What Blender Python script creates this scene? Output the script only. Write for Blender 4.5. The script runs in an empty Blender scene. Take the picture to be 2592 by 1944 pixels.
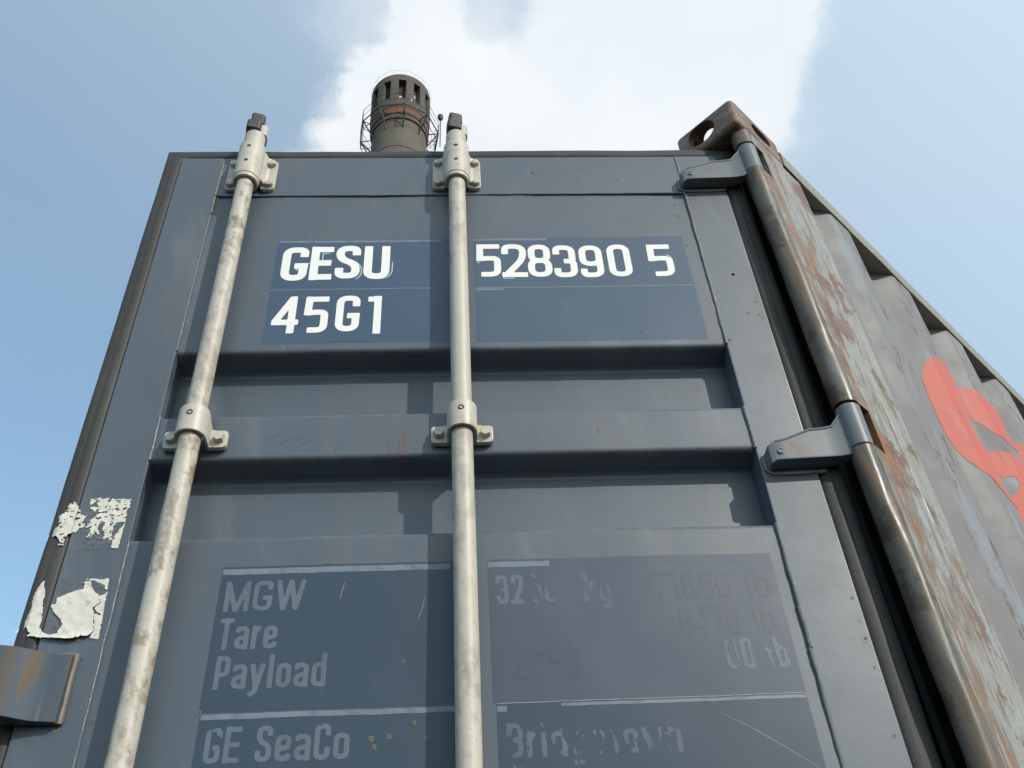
import bpy, bmesh, math, random
import numpy as np
from mathutils import Vector, Matrix, noise
R = math.radians
random.seed(7)
sc = bpy.context.scene
COL = sc.collection
ZT = 2.79                                    # height of the door's top edge

# ------------------------------------------------------------------ camera
cx, cy, cz = 0.5691, -1.2455, -1.8381 + ZT
yaw, pitch, roll = 0.0757, 0.7411, -0.0681
fw = Vector((math.sin(yaw)*math.cos(pitch), math.cos(yaw)*math.cos(pitch), math.sin(pitch)))
rt = Vector((math.cos(yaw), -math.sin(yaw), 0)); up = rt.cross(fw)
r2 = rt*math.cos(roll) + up*math.sin(roll); u2 = -rt*math.sin(roll) + up*math.cos(roll)
cam = bpy.data.cameras.new('camera'); co = bpy.data.objects.new('camera', cam); COL.objects.link(co)
co.matrix_world = Matrix(((r2.x, u2.x, -fw.x, cx), (r2.y, u2.y, -fw.y, cy), (r2.z, u2.z, -fw.z, cz), (0, 0, 0, 1)))
cam.sensor_width = 36; cam.lens = 35.0; cam.clip_start = 0.05; cam.clip_end = 20000
sc.camera = co

# ------------------------------------------------------------------ world, sun, exposure
SUN = Vector((0.867, -1.0, 0.889)).normalized()      # towards the sun
sc.view_settings.view_transform = 'Standard'; sc.view_settings.look = 'None'
sc.view_settings.gamma = 1; sc.view_settings.exposure = 0.58
VEIL = (0.10, 0.92); VEILCOL = (3.85, 4.5, 4.85); CLOUDCOL = (4.25, 4.4, 4.5); SKYGAIN = (1.0, 1.18, 1.11); SKYSTR = 0.15; CLOUDSHADE = (3.75, 4.05, 4.3); SUNSTR = 2.2
W = bpy.data.worlds.new('World'); sc.world = W; W.use_nodes = True
nt = W.node_tree; nt.nodes.clear()
def wn(t, **k):
    n = nt.nodes.new(t)
    for a, b in k.items(): setattr(n, a, b)
    return n
def wmath(op, a, b=None, c=None, clamp=False):
    n = wn('ShaderNodeMath', operation=op, use_clamp=clamp)
    for i, v in enumerate((a, b, c)):
        if v is None: continue
        if isinstance(v, (int, float)): n.inputs[i].default_value = v
        else: nt.links.new(v, n.inputs[i])
    return n.outputs[0]
sky = wn('ShaderNodeTexSky', sky_type='NISHITA', sun_disc=False)
sky.sun_elevation = math.asin(SUN.z); sky.sun_rotation = math.atan2(SUN.x, SUN.y)
sky.altitude = 50; sky.air_density = 1.0; sky.dust_density = 2.5; sky.ozone_density = 1.2
tc = wn('ShaderNodeTexCoord')
# wisps: the direction is disturbed before the cloud lumps are measured
n1 = wn('ShaderNodeTexNoise'); n1.inputs['Scale'].default_value = 5.0; n1.inputs['Detail'].default_value = 7; n1.inputs['Roughness'].default_value = 0.62
nt.links.new(tc.outputs['Generated'], n1.inputs['Vector'])
vm = wn('ShaderNodeVectorMath', operation='SUBTRACT'); nt.links.new(n1.outputs['Color'], vm.inputs[0]); vm.inputs[1].default_value = (.5, .5, .5)
vs = wn('ShaderNodeVectorMath', operation='SCALE'); nt.links.new(vm.outputs[0], vs.inputs[0]); vs.inputs['Scale'].default_value = 0.15
va = wn('ShaderNodeVectorMath', operation='ADD'); nt.links.new(tc.outputs['Generated'], va.inputs[0]); nt.links.new(vs.outputs[0], va.inputs[1])
vn = wn('ShaderNodeVectorMath', operation='NORMALIZE'); nt.links.new(va.outputs[0], vn.inputs[0])
def azel(az, el):
    az, el = R(az), R(el); return Vector((math.sin(az)*math.cos(el), math.cos(az)*math.cos(el), math.sin(el)))
CLOUD = [(-13.11, 54.68, 2.3, 0.8), (-10.53, 56.86, 2.5, 0.8), (-8.1, 59.14, 2.06, 0.8), (-4.94, 61.35, 1.74, 0.85), (-4.18, 63.19, 1.51, 0.7), (-4.27, 58.28, 3.38, 0.9), (0.26, 57.71, 2.99, 0.9), (6.25, 56.7, 3.91, 1.0), (7.98, 59.15, 2.34, 0.5), (12.36, 58.16, 3.22, 0.8), (14.17, 56.25, 3.47, 0.8), (13.15, 61.64, 2.19, 0.8), (15.5, 59.73, 2.33, 0.7), (22.15, 60.65, 3.98, 1.0), (27.14, 57.71, 4.84, 1.0), (32.36, 59.03, 3.09, 0.8), (32.18, 55.73, 1.87, 0.6), (21.51, 54.91, 4.31, 0.8), (28.29, 53.4, 2.55, 0.7), (32.32, 52.26, 2.1, 0.35), (20.17, 63.46, 2.66, 0.8), (29.54, 63.61, 5.27, 1.0), (2.32, 62.44, 8.0, 0.7), (10.0, 61.0, 30.0, 0.22)]
dens = None
for az, el, rad, wt in CLOUD:
    d = azel(az, el)
    dp = wn('ShaderNodeVectorMath', operation='DOT_PRODUCT'); nt.links.new(vn.outputs[0], dp.inputs[0]); dp.inputs[1].default_value = d
    mr = wn('ShaderNodeMapRange', interpolation_type='SMOOTHSTEP')
    nt.links.new(dp.outputs['Value'], mr.inputs[0])
    mr.inputs[1].default_value = math.cos(R(rad*1.45)); mr.inputs[2].default_value = math.cos(R(rad*0.22))
    mr.inputs[3].default_value = 0; mr.inputs[4].default_value = wt
    dens = mr.outputs[0] if dens is None else wmath('ADD', dens, mr.outputs[0])
n2 = wn('ShaderNodeTexNoise'); n2.inputs['Scale'].default_value = 7.0; n2.inputs['Detail'].default_value = 8; n2.inputs['Roughness'].default_value = 0.6
n2b = wn('ShaderNodeTexNoise'); n2b.inputs['Scale'].default_value = 3.0; n2b.inputs['Detail'].default_value = 4; nt.links.new(tc.outputs['Generated'], n2b.inputs['Vector'])
nt.links.new(va.outputs[0], n2.inputs['Vector'])
dens = wmath('ADD', dens, wmath('MULTIPLY', wmath('SUBTRACT', n2.outputs['Fac'], 0.5), 1.15))
cmask = wn('ShaderNodeMapRange', interpolation_type='SMOOTHERSTEP'); nt.links.new(dens, cmask.inputs[0])
cmask.inputs[1].default_value = 0.13; cmask.inputs[2].default_value = 1.75; cmask.inputs[4].default_value = 0.97
# thin humid veil, denser towards the right of the picture (towards the sun's side)
dv = wn('ShaderNodeVectorMath', operation='DOT_PRODUCT'); nt.links.new(tc.outputs['Generated'], dv.inputs[0]); dv.inputs[1].default_value = SUN
veil = wn('ShaderNodeMapRange', interpolation_type='SMOOTHSTEP'); nt.links.new(dv.outputs['Value'], veil.inputs[0])
veil.inputs[1].default_value = -0.4; veil.inputs[2].default_value = 1.1; veil.inputs[3].default_value = VEIL[0]; veil.inputs[4].default_value = VEIL[1]
n3 = wn('ShaderNodeTexNoise'); n3.inputs['Scale'].default_value = 2.2; n3.inputs['Detail'].default_value = 5
nt.links.new(tc.outputs['Generated'], n3.inputs['Vector'])
veilf = wmath('ADD', veil.outputs[0], wmath('MULTIPLY', wmath('SUBTRACT', n3.outputs['Fac'], 0.5), 0.10), clamp=True)
def wmix(f, a, b):
    m = wn('ShaderNodeMix', data_type='RGBA'); nt.links.new(f, m.inputs['Factor'])
    for v, s in ((a, m.inputs[6]), (b, m.inputs[7])):
        if isinstance(v, tuple): s.default_value = (*v, 1)
        else: nt.links.new(v, s)
    return m.outputs[2]
gain = wn('ShaderNodeVectorMath', operation='MULTIPLY'); nt.links.new(sky.outputs[0], gain.inputs[0]); gain.inputs[1].default_value = SKYGAIN
skyc = wmix(veilf, gain.outputs[0], VEILCOL)
cs = wn('ShaderNodeMapRange', interpolation_type='SMOOTHSTEP'); nt.links.new(n2b.outputs['Fac'], cs.inputs[0]); cs.inputs[1].default_value = 0.38; cs.inputs[2].default_value = 0.62
cloudc = wmix(cs.outputs[0], CLOUDSHADE, CLOUDCOL)
skyc = wmix(cmask.outputs[0], skyc, cloudc)
bg = wn('ShaderNodeBackground'); nt.links.new(skyc, bg.inputs['Color']); bg.inputs['Strength'].default_value = SKYSTR
wo = wn('ShaderNodeOutputWorld'); nt.links.new(bg.outputs[0], wo.inputs['Surface'])
sl = bpy.data.lights.new('sun', 'SUN'); sl.energy = SUNSTR; sl.angle = R(0.6); sl.color = (1.0, 0.93, 0.82)
so = bpy.data.objects.new('sun', sl); COL.objects.link(so); so.location = SUN*40
so.rotation_euler = SUN.to_track_quat('Z', 'Y').to_euler()

# ------------------------------------------------------------------ materials
class M:
    """small node-graph writer for one procedural material"""
    def __init__(s, name, base, rough=0.5, metal=0.0, spec=0.5):
        s.m = bpy.data.materials.new(name); s.m.use_nodes = True; s.nt = s.m.node_tree
        s.b = s.nt.nodes['Principled BSDF']; s.b.inputs['Roughness'].default_value = rough
        s.b.inputs['Metallic'].default_value = metal; s.b.inputs['Specular IOR Level'].default_value = spec
        s.tc = s.nt.nodes.new('ShaderNodeTexCoord').outputs['Object']
        c = s.nt.nodes.new('ShaderNodeRGB'); c.outputs[0].default_value = (*base, 1); s.col = c.outputs[0]
        s.rough0 = rough
    def link(s, a, b): s.nt.links.new(a, b)
    def math(s, op, a, b=None, clamp=False):
        n = s.nt.nodes.new('ShaderNodeMath'); n.operation = op; n.use_clamp = clamp
        for i, v in enumerate((a, b)):
            if v is None: continue
            if isinstance(v, (int, float)): n.inputs[i].default_value = v
            else: s.link(v, n.inputs[i])
        return n.outputs[0]
    def map(s, scale=(1, 1, 1), rot=(0, 0, 0), loc=(0, 0, 0)):
        # rotate first, then stretch
        a = s.nt.nodes.new('ShaderNodeMapping'); a.inputs['Rotation'].default_value = rot; s.link(s.tc, a.inputs[0])
        b = s.nt.nodes.new('ShaderNodeMapping'); b.inputs['Scale'].default_value = scale; b.inputs['Location'].default_value = loc; s.link(a.outputs[0], b.inputs[0])
        return b.outputs[0]
    def noise(s, scale, detail=5, rough=0.6, vec=None, dist=0.0):
        n = s.nt.nodes.new('ShaderNodeTexNoise'); n.inputs['Scale'].default_value = scale; n.inputs['Detail'].default_value = detail
        n.inputs['Roughness'].default_value = rough; n.inputs['Distortion'].default_value = dist
        s.link(vec if vec is not None else s.tc, n.inputs['Vector']); return n.outputs['Fac']
    def ramp(s, v, lo, hi, a=0.0, b=1.0):
        n = s.nt.nodes.new('ShaderNodeMapRange'); n.interpolation_type = 'SMOOTHSTEP'; s.link(v, n.inputs[0])
        n.inputs[1].default_value = lo; n.inputs[2].default_value = hi; n.inputs[3].default_value = a; n.inputs[4].default_value = b; return n.outputs[0]
    def axis(s, i):
        n = s.nt.nodes.new('ShaderNodeSeparateXYZ'); s.link(s.tc, n.inputs[0]); return n.outputs[i]
    def mix(s, f, col):
        n = s.nt.nodes.new('ShaderNodeMix'); n.data_type = 'RGBA'
        if isinstance(f, (int, float)): n.inputs['Factor'].default_value = f
        else: s.link(f, n.inputs['Factor'])
        s.link(s.col, n.inputs[6])
        if isinstance(col, tuple): n.inputs[7].default_value = (*col, 1)
        else: s.link(col, n.inputs[7])
        s.col = n.outputs[2]; return s
    def vary(s, v, amt):
        """multiply the colour by 1 +- amt following v (0..1)"""
        k = s.math('ADD', s.math('MULTIPLY', s.math('SUBTRACT', v, 0.5), 2*amt), 1.0)
        n = s.nt.nodes.new('ShaderNodeVectorMath'); n.operation = 'SCALE'; s.link(s.col, n.inputs[0]); s.link(k, n.inputs['Scale']); s.col = n.outputs[0]; return s
    def specks(s, scale, size, keep, core, halo, vec=None):
        v = s.nt.nodes.new('ShaderNodeTexVoronoi'); v.inputs['Scale'].default_value = scale; s.link(vec if vec is not None else s.tc, v.inputs['Vector'])
        sx = s.nt.nodes.new('ShaderNodeSeparateColor'); s.link(v.outputs['Color'], sx.inputs[0])
        k = s.ramp(sx.outputs[0], keep, keep+0.02)
        d = s.math('ADD', v.outputs['Distance'], s.math('MULTIPLY', s.math('SUBTRACT', s.noise(scale*6, 3), 0.5), size*1.6))
        s.mix(s.math('MULTIPLY', s.ramp(d, size, size*0.4, 0, 0.6), k), halo)
        s.mix(s.math('MULTIPLY', s.ramp(d, size*0.38, size*0.2, 0, 0.9), k), core); return s
    def bump(s, h, strength, dist=0.001):
        n = s.nt.nodes.new('ShaderNodeBump'); n.inputs['Strength'].default_value = strength; n.inputs['Distance'].default_value = dist
        s.link(h, n.inputs['Height']); s.link(n.outputs[0], s.b.inputs['Normal']); return s
    def rough(s, v, lo, hi):
        s.link(s.ramp(v, 0.3, 0.7, lo, hi), s.b.inputs['Roughness']); return s
    def done(s):
        s.link(s.col, s.b.inputs['Base Color']); return s.m

XL, XR, P0X = 0.0874, 1.0501, 1.2057
PAINT = (0.062, 0.085, 0.114)
def door_paint():
    m = M('grey_door_paint', PAINT, 0.45, spec=0.66)
    m.vary(m.noise(2.3, 5), 0.10)
    m.vary(m.noise(1.0, 4, vec=m.map((26, 26, 1.6))), 0.035)
    m.vary(m.noise(90, 3), 0.035)
    sm = m.noise(1.0, 6, 0.65, vec=m.map((7, 7, 1.2), (0, R(14), 0)))
    m.mix(m.ramp(sm, 0.54, 0.72, 0, 0.20), (0.25, 0.255, 0.265))
    st = m.noise(1.0, 4, 0.6, vec=m.map((14, 14, 1.0), (0, R(-24), 0), (3, 1, 5)))
    m.mix(m.ramp(st, 0.62, 0.72, 0, 0.10), (0.13, 0.17, 0.23))
    m.specks(8.5, 0.075, 0.80, (0.12, 0.055, 0.025), (0.25, 0.19, 0.09))
    m.rough(m.noise(6, 4), 0.40, 0.54)
    sx_ = m.noise(1.0, 3, 0.5, vec=m.map((230, 230, 7), (0, R(31), 0), (2, 2, 2)))
    m.mix(m.ramp(sx_, 0.70, 0.74, 0, 0.35), (0.20, 0.205, 0.215))
    sx_ = m.noise(1.0, 3, 0.5, vec=m.map((190, 190, 9), (0, R(-48), 0), (7, 2, 5)))
    m.mix(m.ramp(sx_, 0.71, 0.75, 0, 0.45), (0.045, 0.055, 0.08))
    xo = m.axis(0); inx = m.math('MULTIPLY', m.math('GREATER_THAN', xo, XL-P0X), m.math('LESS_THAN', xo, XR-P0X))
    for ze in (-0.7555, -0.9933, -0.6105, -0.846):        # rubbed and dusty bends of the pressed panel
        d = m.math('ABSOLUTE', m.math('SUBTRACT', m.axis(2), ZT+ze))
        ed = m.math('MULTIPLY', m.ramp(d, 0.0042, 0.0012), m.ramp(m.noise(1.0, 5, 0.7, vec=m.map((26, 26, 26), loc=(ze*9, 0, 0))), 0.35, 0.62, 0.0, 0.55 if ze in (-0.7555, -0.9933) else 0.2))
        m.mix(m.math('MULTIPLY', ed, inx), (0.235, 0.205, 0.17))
    dirt = m.noise(1.0, 5, 0.65, vec=m.map((18, 18, 2.2), loc=(4, 4, 1)))
    m.mix(m.ramp(dirt, 0.52, 0.68, 0, 0.34), (0.105, 0.10, 0.092))
    m.bump(m.noise(55, 4), 0.10, 0.0012)
    return m.done()
def rod_paint():
    m = M('cream_rod_paint', (0.455, 0.435, 0.380), 0.5)
    m.vary(m.noise(6, 4), 0.10)
    m.vary(m.noise(160, 3), 0.10)
    m.specks(170, 0.30, 0.45, (0.25, 0.22, 0.18), (0.35, 0.32, 0.27))
    br = m.noise(1.0, 5, 0.7, vec=m.map((48, 48, 30), (0, R(15), 0)))
    big = m.noise(1.7, 3, 0.5, vec=m.map((1, 1, 1), loc=(2.4, 0, 0.55)))
    m.mix(m.math('MULTIPLY', m.ramp(br, 0.44, 0.62), m.ramp(big, 0.42, 0.58, 0.08, 0.85)), (0.18, 0.135, 0.088))
    m.bump(m.noise(220, 3), 0.22, 0.0006)
    return m.done()
def bracket_paint():
    m = M('cream_bracket_paint', (0.475, 0.450, 0.390), 0.45)
    m.vary(m.noise(18, 4), 0.10); m.vary(m.noise(140, 3), 0.06)
    m.mix(m.ramp(m.noise(38, 5, 0.7), 0.52, 0.68, 0, 0.55), (0.26, 0.20, 0.13))
    m.bump(m.noise(120, 3), 0.15, 0.0008)
    return m.done()
def gasket_rubber():
    m = M('grey_rubber', (0.037, 0.038, 0.037), 0.6, spec=0.35)
    m.vary(m.noise(9, 4), 0.22)
    m.mix(m.ramp(m.noise(1.0, 5, 0.65, vec=m.map((30, 30, 5))), 0.5, 0.75, 0, 0.5), (0.072, 0.071, 0.064))
    m.vary(m.noise(150, 2), 0.10)
    m.bump(m.noise(70, 4), 0.2, 0.001)
    return m.done()
def post_paint(base=(0.250, 0.250, 0.228), k=0.0):
    m = M('scraped_post_paint', base, 0.42, spec=0.4)
    m.vary(m.noise(5, 5), 0.15)
    v1 = m.map((34, 34, 1.9), (R(7), R(7), 0))
    v2 = m.map((80, 80, 3.0), (R(13), R(13), 0), (4, 2, 7))
    blue = m.noise(1.0, 4, 0.55, vec=m.map((13, 13, 1.5), (R(20), R(20), 0), (9, 3, 2)))
    m.mix(m.ramp(blue, 0.58, 0.68, 0, 0.35 if k == 0 else 0.12), (0.25, 0.29, 0.33))
    br = m.noise(1.0, 6, 0.68, vec=v1, dist=0.3)
    ss_ = m.math('ADD', m.math('ADD', m.math('MULTIPLY', m.axis(0), math.sin(R(47.26))), m.math('MULTIPLY', m.axis(1), math.cos(R(47.26)))), m.math('MULTIPLY', m.math('SUBTRACT', m.axis(2), ZT), 0.0165*math.sin(R(47.26))))
    br = m.math('ADD', br, m.ramp(ss_, 0.085, 0.005, -0.035, 0.055))
    m.mix(m.ramp(br, 0.45+k, 0.56+k, 0, 0.85), (0.150, 0.100, 0.060))
    m.mix(m.ramp(br, 0.565+k, 0.62+k, 0, 0.95), (0.235, 0.088, 0.026))
    sc_ = m.noise(1.0, 4, 0.7, vec=v2)
    m.mix(m.ramp(sc_, 0.57, 0.63, 0, 0.65), (0.10, 0.085, 0.07))
    m.mix(m.ramp(sc_, 0.40, 0.34, 0, 0.6 if k == 0 else 0.0), (0.36, 0.37, 0.36))
    pat = m.noise(9, 6, 0.7)
    m.mix(m.ramp(pat, 0.53, 0.59, 0, 0.9), (0.135, 0.062, 0.030) if k == 0 else (0.060, 0.036, 0.024))
    m.specks(28, 0.11, 0.80, (0.10, 0.04, 0.02), (0.27, 0.12, 0.045))
    m.rough(m.noise(14, 4), 0.28, 0.62) if k == 0 else m.rough(m.noise(14, 4), 0.26, 0.48)
    m.bump(m.noise(1.0, 5, vec=v1), 0.25, 0.002)
    return m.done()
def wall_paint():
    m = M('scuffed_wall_paint', (0.192, 0.191, 0.200), 0.6, spec=0.25)
    m.vary(m.noise(3.0, 5), 0.10)
    pale = m.noise(1.0, 5, 0.6, vec=m.map((24, 24, 1.3), (R(5), R(5), 0)))
    nx, ny = math.cos(R(47.26)), -math.sin(R(47.26))
    nn_ = m.math('ADD', m.math('ADD', m.math('MULTIPLY', m.axis(0), nx), m.math('MULTIPLY', m.axis(1), ny)), m.math('MULTIPLY', m.math('SUBTRACT', m.axis(2), ZT), 0.0165*nx))
    outer = m.ramp(nn_, 0.004, 0.0165, 0.08, 1.0)
    m.mix(m.math('MULTIPLY', m.ramp(pale, 0.50, 0.62, 0, 0.55), outer), (0.25, 0.285, 0.325))
    dk = m.noise(1.0, 5, 0.72, vec=m.map((58, 58, 4.0), (R(9), R(9), 0), (1, 5, 2)))
    m.mix(m.math('MULTIPLY', m.ramp(dk, 0.54, 0.61, 0, 0.85), outer), (0.11, 0.08, 0.065))
    m.specks(14, 0.06, 0.84, (0.11, 0.05, 0.025), (0.25, 0.15, 0.08))
    m.rough(m.noise(8, 4), 0.52, 0.68)
    m.bump(m.noise(30, 4), 0.12, 0.002)
    return m.done()
def rust_casting():
    m = M('rusty_casting', (0.135, 0.083, 0.060), 0.62)
    m.vary(m.noise(14, 6, 0.7), 0.35)
    m.mix(m.ramp(m.noise(22, 6, 0.7), 0.48, 0.62, 0, 0.8), (0.235, 0.180, 0.150))
    m.mix(m.ramp(m.noise(30, 5, 0.7, vec=m.map((1, 1, .4), loc=(3, 3, 3))), 0.58, 0.68, 0, 0.7), (0.19, 0.075, 0.032))
    m.mix(m.ramp(m.noise(11, 5), 0.56, 0.66, 0, 0.55), (0.055, 0.036, 0.030))
    m.mix(m.ramp(m.noise(45, 6, 0.75), 0.60, 0.70, 0, 0.7), (0.30, 0.25, 0.21))
    m.bump(m.noise(40, 6, 0.7), 0.7, 0.004)
    return m.done()
def simple(name, col, rough=0.6, var=0.15, scale=20, bump=0.2, spec=0.5, metal=0):
    m = M(name, col, rough, metal, spec); m.vary(m.noise(scale, 5), var); m.vary(m.noise(scale*7, 3), var*0.5)
    m.bump(m.noise(scale*3, 4), bump, 0.001); return m.done()
def decal_mat(name, col, wear, worn=PAINT, wscale=3.0):
    m = M(name, col, 0.44, spec=0.46)
    m.vary(m.noise(4, 5), 0.10); m.vary(m.noise(130, 2), 0.05)
    v = m.noise(1.0, 6, 0.66, vec=m.map((wscale*4, wscale*4, wscale), (0, R(22), 0)))
    m.mix(m.ramp(v, 0.42, 0.75, 0, wear), worn)
    m.mix(m.ramp(m.noise(1.0, 5, 0.7, vec=m.map((60, 60, 7), (0, R(35), 0))), 0.66, 0.74, 0, 0.5*wear), (0.24, 0.28, 0.33))
    m.specks(13, 0.05, 0.90, (0.22, 0.13, 0.06), (0.24, 0.19, 0.12))
    m.bump(m.noise(120, 3), 0.05, 0.0006)
    return m.done()
NAVY = (0.024, 0.047, 0.078)
MAT = dict(
    door=door_paint(), rod=rod_paint(), bracket=bracket_paint(), gasket=gasket_rubber(), post=post_paint(), tube=post_paint((0.085, 0.082, 0.068), 0.06), channel=simple('grimy_shaded_channel', (0.030, 0.030, 0.029), 0.8, 0.3, 30, 0.3, 0.2), wall=wall_paint(), casting=rust_casting(),  # channel: grime, with the door gap's shade put into its dark colour
    cam=simple('dark_forged_steel', (0.040, 0.030, 0.027), 0.55, 0.35, 40, 0.4),
    hole=simple('hole_shadow_grease', (0.018, 0.016, 0.014), 0.8, 0.2),
    weld=simple('painted_weld', (0.115, 0.132, 0.150), 0.34, 0.2, 60, 0.7),
    weldrust=simple('stained_weld', (0.150, 0.138, 0.120), 0.45, 0.3, 50, 0.7),
    hinge=None, inner=simple('dark_inside_paint', (0.06, 0.065, 0.07), 0.6),
    floor=simple('plywood_floor', (0.16, 0.10, 0.06), 0.7),
    upper=decal_mat('navy_upper_marking', (0.038, 0.072, 0.130), 0.22),
    upper2=decal_mat('navy_upper_marking_worn', (0.046, 0.082, 0.136), 0.32),
    lower=decal_mat('navy_lower_marking', NAVY, 0.22),
    lower2=decal_mat('navy_lower_marking_worn', (0.046, 0.066, 0.102), 0.60, (0.070, 0.090, 0.122)),
    white=simple('white_vinyl', (0.80, 0.80, 0.78), 0.45, 0.03, 20, 0.03),
    ghost=simple('pale_scuff', (0.46, 0.53, 0.58), 0.5, 0.15, 60, 0.05),
    stripe=decal_mat('pale_stripe', (0.155, 0.19, 0.235), 0.75, (0.075, 0.095, 0.13), 11.0),
    faded=decal_mat('faded_letters', (0.100, 0.128, 0.165), 0.65, (0.055, 0.075, 0.115), 8.0),
    darkghost=decal_mat('dark_ghost_letters', (0.046, 0.062, 0.088), 0.45, (0.075, 0.095, 0.125), 8.0),
    scratch=simple('scratch_line', (0.20, 0.20, 0.21), 0.5, 0.4, 80, 0.05),
    red=None, paper=None)
def red_paint():
    m = M('faded_red_paint', (0.50, 0.115, 0.088), 0.55, spec=0.2)
    m.vary(m.noise(5, 5), 0.08)
    dk = m.noise(1.0, 5, 0.72, vec=m.map((58, 58, 4.0), (R(9), R(9), 0), (1, 5, 2)))
    m.mix(m.ramp(dk, 0.55, 0.64, 0, 0.85), (0.20, 0.13, 0.115))
    ch_ = m.noise(1.0, 6, 0.72, vec=m.map((20, 20, 5), (R(6), R(6), 0), (3, 3, 9)))
    m.mix(m.ramp(ch_, 0.62, 0.66, 0, 0.9), (0.205, 0.196, 0.200))
    pale = m.noise(1.0, 5, 0.6, vec=m.map((30, 30, 2), (R(5), R(5), 0)))
    m.mix(m.ramp(pale, 0.54, 0.68, 0, 0.45), (0.42, 0.19, 0.17))
    return m.done()
MAT['red'] = red_paint(); MAT['faint'] = decal_mat('faint_letters', (0.085, 0.108, 0.142), 0.7, (0.06, 0.08, 0.115), 8.0)
def paper_mat():
    m = M('torn_paper', (0.62, 0.61, 0.56), 0.75)
    m.vary(m.noise(25, 5), 0.10)
    m.mix(m.ramp(m.noise(60, 5, 0.7), 0.56, 0.66, 0, 0.6), (0.33, 0.30, 0.26))
    pr = m.noise(1.0, 2, 0.5, vec=m.map((330, 330, 95)))
    m.mix(m.math('MULTIPLY', m.ramp(pr, 0.60, 0.66), m.ramp(m.noise(28, 2), 0.52, 0.58, 0, 0.5)), (0.16, 0.155, 0.15))
    m.bump(m.noise(45, 5), 0.5, 0.002); return m.done()
MAT['paper'] = paper_mat()
def hinge_paint():
    m = M('hinge_paint', (0.125, 0.145, 0.165), 0.45, spec=0.4)
    m.vary(m.noise(14, 5), 0.12)
    m.mix(m.ramp(m.noise(35, 6, 0.7), 0.56, 0.66, 0, 0.8), (0.15, 0.098, 0.058))
    m.mix(m.ramp(m.noise(16, 5, 0.7), 0.58, 0.70, 0, 0.5), (0.11, 0.115, 0.115))
    m.bump(m.noise(60, 4), 0.25, 0.001); return m.done()
MAT['hinge'] = hinge_paint()
def plate_paint():
    m = M('rust_streaked_plate_paint', PAINT, 0.6, spec=0.25)
    m.vary(m.noise(5, 5), 0.12)
    st = m.noise(1.0, 4, 0.6, vec=m.map((30, 30, 3.5), loc=(.35, 0, 0)), dist=0.8)
    m.mix(m.ramp(st, 0.50, 0.64, 0, 0.85), (0.115, 0.090, 0.056))
    m.mix(m.ramp(st, 0.60, 0.68, 0, 0.6), (0.095, 0.060, 0.034))
    m.mix(m.ramp(m.noise(1.0, 4, 0.6, vec=m.map((30, 30, 1.5), loc=(7, 0, 0))), 0.58, 0.68, 0, 0.4), (0.30, 0.31, 0.34))
    m.specks(40, 0.12, 0.8, (0.10, 0.045, 0.02), (0.20, 0.13, 0.06))
    m.bump(m.noise(40, 4), 0.2, 0.001); return m.done()
MAT['plate'] = plate_paint()
def chimney_mat(name, base, brick=False):
    m = M(name, base, 0.85, spec=0.2)
    m.vary(m.noise(0.6, 6, 0.65), 0.45)
    m.vary(m.noise(1.0, 5, 0.7, vec=m.map((2.2, 2.2, 0.28))), 0.28)
    if brick:
        m.mix(m.ramp(m.noise(1.0, 5, 0.7, vec=m.map((1.3, 1.3, .5), loc=(5, 2, 0))), 0.38, 0.52, 0, 0.9), (0.22, 0.085, 0.055))
    else:
        m.mix(m.ramp(m.noise(1.0, 5, 0.7, vec=m.map((1.6, 1.6, .3), loc=(5, 2, 0))), 0.62, 0.74, 0, 0.6), (0.20, 0.105, 0.07))
    m.mix(m.ramp(m.noise(1.0, 5, 0.75, vec=m.map((2.6, 2.6, .9), loc=(1, 7, 0))), 0.62, 0.72, 0, 0.65), (0.30, 0.28, 0.25))
    m.bump(m.noise(5, 5), 0.5, 0.05); return m.done()
MAT['shaft'] = chimney_mat('sooty_concrete', (0.125, 0.114, 0.098))
MAT['head'] = chimney_mat('dark_concrete', (0.106, 0.097, 0.086))
MAT['brick'] = chimney_mat('weathered_brick', (0.14, 0.108, 0.092), True)
MAT['lining'] = chimney_mat('inner_lining', (0.055, 0.048, 0.043))
MAT['soil'] = simple('debris', (0.50, 0.46, 0.40), 0.9, 0.3, 2, 0.2)
MAT['steel'] = simple('black_steel', (0.030, 0.030, 0.032), 0.6, 0.2, 3, 0.1)

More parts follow.
